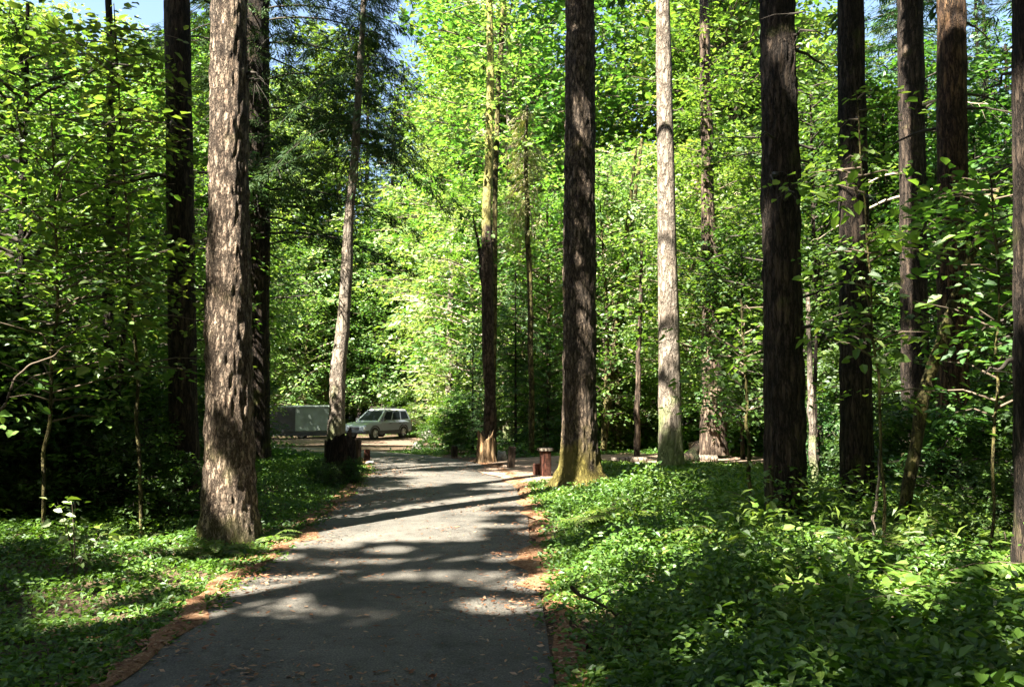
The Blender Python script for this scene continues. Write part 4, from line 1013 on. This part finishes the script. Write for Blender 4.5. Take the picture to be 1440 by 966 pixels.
def log_piece(label, px, py, length, rad, rz, seed, mat='wood_grey', lift=0.0, tip=0.0):
    P = on_ground(px, py); t = np.linspace(-.5, .5, 9)
    pts = np.stack([t * length * math.cos(rz), t * length * math.sin(rz), rad * .9 + lift + t * tip], 1)
    mb = MB(); r = rad * (1 + .25 * (vnoise(np.stack([t * 5 + seed, t * 0, t * 0], 1), seed) - .5))
    mb.tube(pts, r, 14, 0, True)
    return tag(mb.obj('log', M[mat], None, P), label, 'log', 'log pieces in the clearing')
log_piece('pale log piece lying in front of the torn snag', 983, 650, 1.0, .10, .15, 3)
log_piece('dark log piece leaning on the pale one by the torn snag', 976, 645, .8, .14, 1.0, 5, 'bark_stump', .1, .3)
log_piece('pale broken log on top of the heap by the torn snag', 990, 640, .9, .1, -.3, 7, 'wood_grey', .25, .1)
log_piece('long fallen branch across the dirt clearing', 1040, 656, 2.0, .06, -.25, 9, 'bark_red', .0, .08)
log_piece('dark rotten log edge under the heap by the torn snag', 968, 652, .5, .15, .5, 11, 'bark_stump')
log_piece('short pale log left of the pale trunk', 885, 652, .9, .09, .1, 13)

# ------------------------------------------------------------------ parked car and trailer
M['car_paint'] = plain("silver_paint", (.24, .28, .335), .3, .4, .03, coat=.6)
M['car_roof'] = plain('sunlit_roof_paint', (.45, .46, .47), .3, .2, .03, coat=.6)  # body silver lightened to stand for sun on the roof
M['car_dark'] = plain("dark_cladding", (.03, .032, .036), .6)
M['car_glass'] = plain("dark_glass", (.010, .014, .016), .3)
M['car_glass'].node_tree.nodes['Principled BSDF'].inputs['Specular IOR Level'].default_value = .03
M['tyre'] = plain("tyre_rubber", (.015, .015, .015), .85)
M['rim'] = plain("alloy_rim", (.45, .46, .47), .35, .8)
M['lamp'] = plain("lamp_glass", (.75, .77, .78), .15)
M['amber'] = plain("amber_lamp", (.55, .16, .02), .2)
M['red_lamp'] = plain("red_lamp", (.35, .02, .015), .2)
M['trailer'] = plain("grey_green_panel", (.13, .16, .14), .6, var=.35, scale=1.5)
M['trailer_dark'] = plain("dark_panel", (.022, .022, .024), .7)
M['steel'] = plain("dull_steel", (.16, .16, .16), .5, .6)

def loft(mb, secs, m=0, smooth=False):
    """sections: list of equal-length rings"""
    V = np.array(secs, float); k, n = V.shape[:2]
    i = np.arange(k - 1)[:, None] * n; j = np.arange(n)[None, :]; j2 = (j + 1) % n
    F = np.stack([i + j, i + j2, i + n + j2, i + n + j], -1).reshape(-1, 4)
    mb.quads(V, F, None, m, smooth)
    for e, s in ((0, 1), (k - 1, -1)):
        c = V[e].mean(0); vv = np.vstack([V[e], c[None]]); jj = np.arange(n); kk = (jj + 1) % n
        mb.quads(vv, np.stack([(kk if s > 0 else jj), (jj if s > 0 else kk), np.full(n, n), np.full(n, n)], 1), None, m)

def wheel_parts(root, x, y, r, w):
    wh = empty_part('wheel', (x, y, r), root)
    t = np.linspace(0, 2 * math.pi, 25); mb = MB()
    prof = [(-w / 2, r * .62), (-w / 2, r * .93), (-w / 2 + .03, r), (w / 2 - .03, r), (w / 2, r * .93), (w / 2, r * .62)]
    V = np.array([[(rr * math.cos(a), yy, rr * math.sin(a)) for a in t[:-1]] for yy, rr in prof]); k, n = V.shape[:2]
    i = np.arange(k - 1)[:, None] * n; j = np.arange(n)[None, :]; j2 = (j + 1) % n
    mb.quads(V, np.stack([i + j, i + n + j, i + n + j2, i + j2], -1).reshape(-1, 4), None, 0, False); mb.obj('tyre', M['tyre'], wh)
    rb = MB()
    for s in (-1, 1):
        for a in range(5):
            b = a * 2 * math.pi / 5; c, sn = math.cos(b), math.sin(b)
            p = np.array([0, s * w * .36, 0]); q = np.array([c * r * .63, s * w * .40, sn * r * .63])
            rb.tube(np.stack([p, q]), [.06, .045], 5)
    hub = [(yy, rr) for yy, rr in ((-w * .3, .001), (-w * .3, r * .62), (w * .3, r * .62), (w * .3, .001))]
    V = np.array([[(rr * math.cos(a), yy, rr * math.sin(a)) for a in t[:-1]] for yy, rr in hub]); k, n = V.shape[:2]; i = np.arange(k - 1)[:, None] * n
    rb.quads(V, np.stack([i + j, i + n + j, i + n + j2, i + j2], -1).reshape(-1, 4)); rb.obj('rim', M['rim'], wh)

def empty_part(name, loc, parent):
    o = bpy.data.objects.new(name, None); COL.objects.link(o); o.parent = parent; o.location = loc; return o

def build_car(P, rz):
    root = empty('parked_car', P, 'silver sport utility car with dark lower front parked beyond the bend', 'car', None, rz)
    # local: +x is the nose, y the width, wheels on z=0
    def ring(x, hw, z0, z1, sh=.06):
        return [(x, -hw + .05, z0), (x, hw - .05, z0), (x, hw, z0 + .12), (x, hw, z1 - sh * 2), (x, hw - sh, z1), (x, -hw + sh, z1), (x, -hw, z1 - sh * 2), (x, -hw, z0 + .12)]
    b = MB()
    loft(b, [ring(-2.25, .80, .48, .98), ring(-2.2, .87, .38, 1.06), ring(-1.5, .91, .34, 1.09), ring(-.3, .92, .32, 1.08), ring(.75, .91, .32, 1.06), ring(1.0, .90, .33, 1.04), ring(1.75, .88, .36, .97), ring(2.1, .84, .40, .90), ring(2.22, .74, .46, .80)])
    b.obj('body', M['car_paint'], root)
    c = MB()
    def cab(x, hw0, hw1, z0, z1): return [(x[0], -hw0, z0), (x[0], hw0, z0), (x[1], hw1, z1), (x[1], -hw1, z1)]
    zb, zt = 1.075, 1.70
    lower = np.array([(-2.12, -.86, zb), (-2.12, .86, zb), (.98, .86, zb - .03), (.98, -.86, zb - .03)]); upper = np.array([(-1.92, -.66, zt - .03), (-1.92, .66, zt - .03), (.12, .66, zt), (.12, -.66, zt)])
    V = np.vstack([lower, upper]); c.quads(V, [(3, 2, 1, 0), (0, 1, 5, 4), (1, 2, 6, 5), (2, 3, 7, 6), (3, 0, 4, 7)])
    c.obj('cabin', M['car_paint'], root)
    rf = MB(); loft(rf, [[(-1.98, -.60, zt - .03), (-1.98, .60, zt - .03), (-1.94, .5, zt + .02), (-1.94, -.5, zt + .02)], [(-.9, -.68, zt - .01), (-.9, .68, zt - .01), (-.9, .58, zt + .065), (-.9, -.58, zt + .065)], [(.16, -.64, zt - .02), (.16, .64, zt - .02), (.1, .54, zt + .03), (.1, -.54, zt + .03)]])
    rf.obj('roof', M['car_roof'], root)
    def pane(name, a, b_, u0, u1, v0, v1, lift):
        """a window sheet on the cabin face with lower edge a->b and matching upper edge"""
        (a0, a1), (b0, b1) = a, b_
        A = lambda u, v: (np.array(a0) * (1 - u) + np.array(a1) * u) * (1 - v) + (np.array(b0) * (1 - u) + np.array(b1) * u) * v
        q = np.array([A(u0, v0), A(u1, v0), A(u1, v1), A(u0, v1)]); n = np.cross(q[1] - q[0], q[3] - q[0]); n = -n / np.linalg.norm(n)
        mb = MB(); lo = q + n * lift; mb.quads(np.vstack([q - n * .01, lo]), [(4, 5, 6, 7), (0, 1, 5, 4), (1, 2, 6, 5), (2, 3, 7, 6), (3, 0, 4, 7)]); mb.obj(name, M['car_glass'], root)
    pane('windscreen', (lower[2], lower[3]), (upper[2], upper[3]), .07, .93, .08, .93, .008)
    pane('rear_window', (lower[0], lower[1]), (upper[0], upper[1]), .08, .92, .2, .9, .008)
    for s in (0, 1):
        a = (lower[1], lower[2]) if s == 0 else (lower[3], lower[0]); b_ = (upper[1], upper[2]) if s == 0 else (upper[3], upper[0])
        for u0, u1 in ((.05, .30), (.34, .60), (.64, .90)):
            w0, w1 = (u0, u1) if s == 0 else (1 - u1, 1 - u0)
            pane('side_window', a, b_, w0, w1, .12, .86, .008)
    g = MB(); g.box((2.16, -.42, .58), (2.245, .42, .76)); g.obj('grille', M['car_dark'], root)
    bm = MB(); loft(bm, [[(2.1, -.88, .36), (2.26, -.6, .36), (2.3, 0, .36), (2.26, .6, .36), (2.1, .88, .36), (1.9, .9, .36), (1.9, -.9, .36)], [(2.14, -.89, .46), (2.3, -.6, .46), (2.34, 0, .46), (2.3, .6, .46), (2.14, .89, .46), (1.9, .91, .46), (1.9, -.91, .46)], [(2.1, -.88, .57), (2.24, -.6, .57), (2.28, 0, .57), (2.24, .6, .57), (2.1, .88, .57), (1.9, .9, .57), (1.9, -.9, .57)]]); bm.obj('front_bumper', M['car_dark'], root)
    rbm = MB(); rbm.box((-2.36, -.86, .40), (-2.18, .86, .58), 0, .03); rbm.obj('rear_bumper', M['car_dark'], root)
    for s in (-1, 1):
        h = MB(); h.box((2.06, s * .63 - .18, .64), (2.215, s * .63 + .18, .79), 0, .02); h.obj('headlight', M['lamp'], root)
        t = MB(); t.box((-2.275, s * .74 - .09, .72), (-2.2, s * .74 + .09, 1.02)); t.obj('tail_light', M['red_lamp'], root)
        st = MB(); st.box((-1.0, s * .925 - .035, .30), (1.02, s * .925 + .035, .52), 0, .01); st.obj('door_cladding', M['car_dark'], root)
        mr = MB(); mr.box((.60, s * .98 - .11, 1.08), (.74, s * .98 + .11, 1.24), 0, .02); mr.obj('mirror', M['car_dark'], root)
        rr = MB(); rr.tube([(-1.75, s * .55, 1.79), (-1.6, s * .55, 1.83), (-.1, s * .55, 1.83), (.05, s * .55, 1.77)], .02, 6); rr.obj('roof_rail', M['car_dark'], root)
        for x, nm in ((-.02, .0), (-.95, .0)):
            d = MB(); d.box((x - .12, s * .925 - .012, .90), (x + .06, s * .925 + .012, .935)); d.obj('door_handle', M['car_dark'], root)
        for x in (-1.35, 1.35):
            ar = MB(); th = np.linspace(0, math.pi, 13); pts = np.stack([x + .45 * np.cos(th), np.full(13, s * .90), .36 + .45 * np.sin(th)], 1); ar.tube(pts, .05, 6); ar.obj('wheel_arch', M['car_dark'], root)
            wheel_parts(root, x, s * .82, .36, .24)
    return root
pc = at_depth(531, 618, 51.5); build_car((pc[0], pc[1], gz1(pc[0], pc[1]) + .03), math.radians(-90 - 30))

def build_trailer(P, rz):
    root = empty('trailer', P, 'low grey-green box trailer with a dark end left of the leaning pale trunk', 'trailer', None, rz)
    L, W, z0, z1 = 3.9, 1.9, .42, 1.95
    b = MB(); bev = .09
    def ring(x, k): 
        hw = W / 2 - k
        return [(x, -hw + bev, z0), (x, hw - bev, z0), (x, hw, z0 + bev), (x, hw, z1 - bev), (x, hw - bev, z1 - k * .5), (x, -hw + bev, z1 - k * .5), (x, -hw, z1 - bev), (x, -hw, z0 + bev)]
    loft(b, [ring(-L / 2, .06), ring(-L / 2 + .08, 0), ring(L / 2 - .08, 0), ring(L / 2, .06)]); b.obj('body', M['trailer'], root)
    d = MB(); d.box((-L / 2 + .1, -W / 2 - .012, z0 + .02), (-L / 2 + 1.9, -W / 2 + .01, z1 - .12)); d.obj('door', M['trailer_dark'], root)
    e = MB(); e.box((-L / 2 - .02, -W / 2 + .12, z0 + .08), (-L / 2 + .02, W / 2 - .12, z1 - .12)); e.obj('end_panel', M['trailer_dark'], root)
    t = MB(); t.box((-L / 2 + .05, -W / 2 - .02, z1 - .09), (L / 2 - .05, -W / 2 + .01, z1 - .05)); t.obj('roof_trim', M['steel'], root)
    f = MB(); f.tube([(L / 2 - .1, 0, .36), (L / 2 + 1.0, 0, .36)], .05, 6, 0, True); f.tube([(L / 2 - .1, .5, .36), (L / 2 + .8, 0, .36)], .035, 6); f.tube([(L / 2 - .1, -.5, .36), (L / 2 + .8, 0, .36)], .035, 6); f.obj('drawbar', M['steel'], root)
    for s in (-1, 1):
        wheel_parts(root, .3, s * (W / 2 - .25), .27, .18)
        m_ = MB(); m_.box((-L / 2 + .15, s * (W / 2 - .05) - .02, .2), (L / 2 - .15, s * (W / 2 - .05) + .02, z0 - .004)); m_.obj('skirt', M['trailer_dark'], root)
    return root
pt = at_depth(421, 612, 51.0); build_trailer((pt[0] - .1, pt[1], gz1(pt[0], pt[1]) + .02), math.radians(8))

# ------------------------------------------------------------------ ferns, a flowering plant, ground cover, litter
def fern_mesh(seed):
    rg = np.random.default_rng(seed); mb = MB()
    nf = 13
    for i in range(nf):
        az = i * 2 * math.pi / nf + rg.normal(0, .2); Lf = rg.uniform(.5, .85); up = rg.uniform(.5, 1.1)
        t = np.linspace(0, 1, 9); h = np.array([math.cos(az), math.sin(az), 0.])
        pts = h * (Lf * (.25 * t + .75 * t ** 1.4))[:, None] + np.array([0, 0, 1.]) * (Lf * (up * t - .75 * up * t ** 2.2))[:, None]
        mb.tube(pts, np.linspace(.006, .002, 9), 3, 1)
        n = 22; tt = np.linspace(.14, .99, n); c = np.stack([np.interp(tt, t, pts[:, k]) for k in range(3)], 1)
        tan = norm(np.stack([np.interp(tt, t, np.gradient(pts[:, k])) for k in range(3)], 1))
        wl = .15 * np.sin(math.pi * np.clip(tt * .86 + .12, 0, 1)) ** .8 * Lf / .7 + .012
        for s in (-1, 1):
            sd = s * np.cross(tan, np.array([0, 0, 1.]))
            D = sd + tan * .45 + rg.normal(0, .08, (n, 3)); D[:, 2] -= .12
            mb.kites(c, D, np.cross(tan, sd) * -s + rg.normal(0, .1, (n, 3)), wl, .3, .03, .1, rg.random(n))
    return mb.mesh('fronds', [M['fern'], M['twig']])
FERN = [fern_mesh(600 + i) for i in range(3)]
fern_spots = [(1248, 738, 1.1), (1215, 772, .8), (1285, 770, .9), (1330, 815, 1.0), (1395, 830, 1.0), (1365, 870, 1.0), (1425, 872, .9), (1240, 815, .9), (1170, 830, .8), (1290, 900, .9), (1120, 800, .8), (1060, 790, .8), (1010, 780, .75), (1080, 742, .9),
              (1150, 760, .8), (940, 770, .7), (880, 745, .7), (1410, 790, 1.1), (1350, 770, 1.0), (1180, 905, .8), (1400, 925, .9), (1035, 735, .8), (1310, 745, 1.0), (1270, 860, .9)]
for i, (px, py, s) in enumerate(fern_spots):
    P = on_ground(px, py)
    o = empty('fern', P, 'arching green fern among the low plants of the right bank', 'fern', 'ferns on the right bank', RNG.uniform(0, 6.28)); o.scale = (s * 1.85, s * 1.85, s * 1.7)
    link('fronds', FERN[i % 3], o)
for px, py, s in [(300, 782, .7), (246, 790, .6), (380, 762, .55), (200, 770, .7)]:
    P = on_ground(px, py); o = empty('fern', P, 'small green fern on the left verge near the tan fir', 'fern', 'ferns on the left verge', RNG.uniform(0, 6.28)); o.scale = (s,) * 3
    link('fronds', FERN[1], o)

def flowering():
    P = on_ground(105, 812); root = empty('flowering_plant', P, 'slim plant with whitish leaves against the dark bushes at left', 'plant')
    rg = np.random.default_rng(5); mb = MB(); fl = MB()
    for i in range(7):
        az = rg.uniform(0, 6.28); H = rg.uniform(.45, .85); t = np.linspace(0, 1, 6)
        pts = np.array([math.cos(az), math.sin(az), 0]) * (.32 * t ** 1.5)[:, None] + np.array([0, 0, 1.]) * (H * t)[:, None]
        mb.tube(pts, np.linspace(.006, .003, 6), 4, 1)
        leaf_cloud(mb, pts[2:], .13, 5, .075, rg); leaf_cloud(fl, pts[3:], .10, 3, .075, rg, .6)
    mb.obj('foliage', [M['shrub'], M['twig']], root); fl.obj('blossom', M['pale_leaf'], root)
flowering()

def keep_off(x, y, m=.15): return road_off(x, y) > m
def sheet_points(n, xr, yr, power=1.0):
    """points on the ground, denser near the viewer"""
    d = yr[0] + (yr[1] - yr[0]) * RNG.random(n) ** power
    x = RNG.uniform(xr[0], xr[1], n)
    return x, d
def in_clear(x, y): return (((x - 5.2) / 5.2) ** 2 + ((y - 23.6) / 2.2) ** 2 < 1) | (((x - .5) / 1.0) ** 2 + ((y - 20.4) / 2.4) ** 2 < 1) | (((x + 7) / 8.2) ** 2 + ((y - 47.5) / 6.2) ** 2 < 1) | (((x + 8.2) / 2.3) ** 2 + ((y - 30.6) / 2.5) ** 2 < 1)

def herb_cover(name, label, n, xr, yr, hmax, leaf, per, mat, off_road, seed, power=1.5, spread=.12, fade=True, W=.62):
    rg = np.random.default_rng(seed)
    x, y = sheet_points(n, xr, yr, power)
    px, _ = to_px(np.stack([x, y, np.zeros(n)], 1))
    ro = road_off(x, y) + (noise2(x, y, .3, seed) - .5) * .34
    ok = (ro > off_road) & ~in_clear(x, y) & (px > -120) & (px < 1560) & (rg.random(n) < .2 + 1.1 * noise2(x, y, .7, seed + 2))
    x, y, ro = x[ok], y[ok], ro[ok]
    hn = noise2(x, y, 1.1, seed + 1) * .75 + noise2(x, y, .4, seed + 7) * .45
    hn = np.clip((hn - .3) / .5, .08, 1.3)
    h = hmax * hn * (np.clip((ro - off_road) / 1.2, .18, 1) if fade else 1)
    h = h * np.where(x > .5, 1 - .8 * sstep(12, 18, y) * (y < 27), 1)
    g = gz(x, y)
    k = len(x) * per; idx = np.repeat(np.arange(len(x)), per)
    u = rg.random(k) ** .7; a = rg.uniform(0, 6.28, k); rr = spread * (.3 + u) * rg.uniform(.3, 1.3, k)
    P = np.stack([x[idx] + np.cos(a) * rr, y[idx] + np.sin(a) * rr, g[idx] + .01 + h[idx] * u], 1)
    D = np.stack([np.cos(a), np.sin(a), rg.normal(.05, .35, k)], 1) + rg.normal(0, .3, (k, 3))
    Nn = np.stack([rg.normal(0, .4, k), rg.normal(0, .4, k), np.ones(k)], 1)
    mb = MB(); rv = np.clip(rg.normal(.42, .2, k) + (noise2(x, y, .8, seed + 3)[idx] - .5) * .6, 0, 1)
    mb.kites(P, D, Nn, leaf * rg.uniform(.55, 1.35, k), W, .1, .12, rv)
    return tag(mb.obj(name, mat), label, 'ground cover', None, 'stuff')
herb_cover('ground_cover', 'low leafy green plants covering the right bank', 40000, (.3, 15), (3.2, 26), .62, .055, 15, M['herb'], .13, 31, 1.7, .13)
herb_cover('ground_cover', 'low clover and weeds covering the left verge', 42000, (-14, -2.2), (3.2, 30), .27, .05, 12, M['herb'], -.03, 37, 1.7, .1)
herb_cover('tall_weeds', 'taller broad leaved weeds standing in the right bank cover', 5200, (.6, 14), (3.2, 22), .85, .08, 16, M['herb'], .6, 51, 1.6, .14)
herb_cover('narrow_weeds', 'yellowish narrow leaved weeds mixed into the right bank cover', 5200, (.5, 14), (3.2, 22), .80, .13, 10, M['fern'], .35, 57, 1.6, .10, True, .24)
herb_cover('undergrowth', 'dark low undergrowth on the forest floor further back', 16000, (-24, 30), (22, 60), .5, .12, 9, M['shrub'], 1.0, 41, 1.2, .2)

def grass_cover():
    rg = np.random.default_rng(9); n = 26000
    x, y = sheet_points(n, (-9, -2.0), (3.2, 24), 1.6); ro = road_off(x, y) + (noise2(x, y, .4, 4) - .5) * .3
    ok = (ro > .1) & (rg.random(n) < noise2(x, y, .9, 8) * 1.2)
    x, y = x[ok], y[ok]; k = len(x); a = rg.uniform(0, 6.28, k)
    D = np.stack([np.cos(a) * .5, np.sin(a) * .5, np.ones(k)], 1) + rg.normal(0, .2, (k, 3)); T = np.stack([-np.sin(a), np.cos(a), np.zeros(k)], 1)
    mb = MB(); mb.kites(np.stack([x, y, gz(x, y) - .01], 1), D, np.cross(D, T), rg.uniform(.05, .14, k), .08, .0, .25)
    x, y = sheet_points(20000, (.4, 4), (3.2, 20), 1.6); ro = road_off(x, y)
    ok = (ro > .35) & (rg.random(20000) < noise2(x, y, .9, 8) * 1.2) & ~in_clear(x, y); x, y = x[ok], y[ok]; k = len(x); a = rg.uniform(0, 6.28, k)
    D = np.stack([np.cos(a) * .5, np.sin(a) * .5, np.ones(k)], 1) + rg.normal(0, .2, (k, 3)); T = np.stack([-np.sin(a), np.cos(a), np.zeros(k)], 1)
    mb.kites(np.stack([x, y, gz(x, y) - .01], 1), D, np.cross(D, T), rg.uniform(.08, .24, k), .07, .0, .25)
    tag(mb.obj('grass', M['grass']), 'short green grass blades along both edges of the lane', 'grass', None, 'stuff')
grass_cover()

def litter():
    rg = np.random.default_rng(13); n = 90000
    x, y = sheet_points(n, (-4.5, 2.2), (3.2, 26), 1.5); ro = road_off(x, y) + (noise2(x, y, .8, 91) - .5) * .5
    pr = np.exp(-np.abs(ro - .06) / .17) * 1.1 * (.3 + noise2(x, y, .7, 3)) + (.05 + .25 * (noise2(x, y, .9, 4) > .62)) * (ro < 0)
    ok = rg.random(n) < pr; x, y, ro = x[ok], y[ok], ro[ok]; k = len(x); a = rg.uniform(0, 6.28, k)
    z = np.where(ro < .3, -0.95 * sstep(20, 50, y) + .054, gz(x, y) + .05)
    D = np.stack([np.cos(a), np.sin(a), rg.normal(0, .12, k)], 1)
    mb = MB(); mb.kites(np.stack([x, y, z], 1), D, np.array([[0, 0, 1.]]) + rg.normal(0, .25, (k, 3)), rg.uniform(.02, .075, k), rg.uniform(.12, .5, k), .03, .0)
    tag(mb.obj('litter', M['litterleaf']), 'fallen brown needles and dead leaves along the lane edges', 'litter', None, 'stuff')
litter()
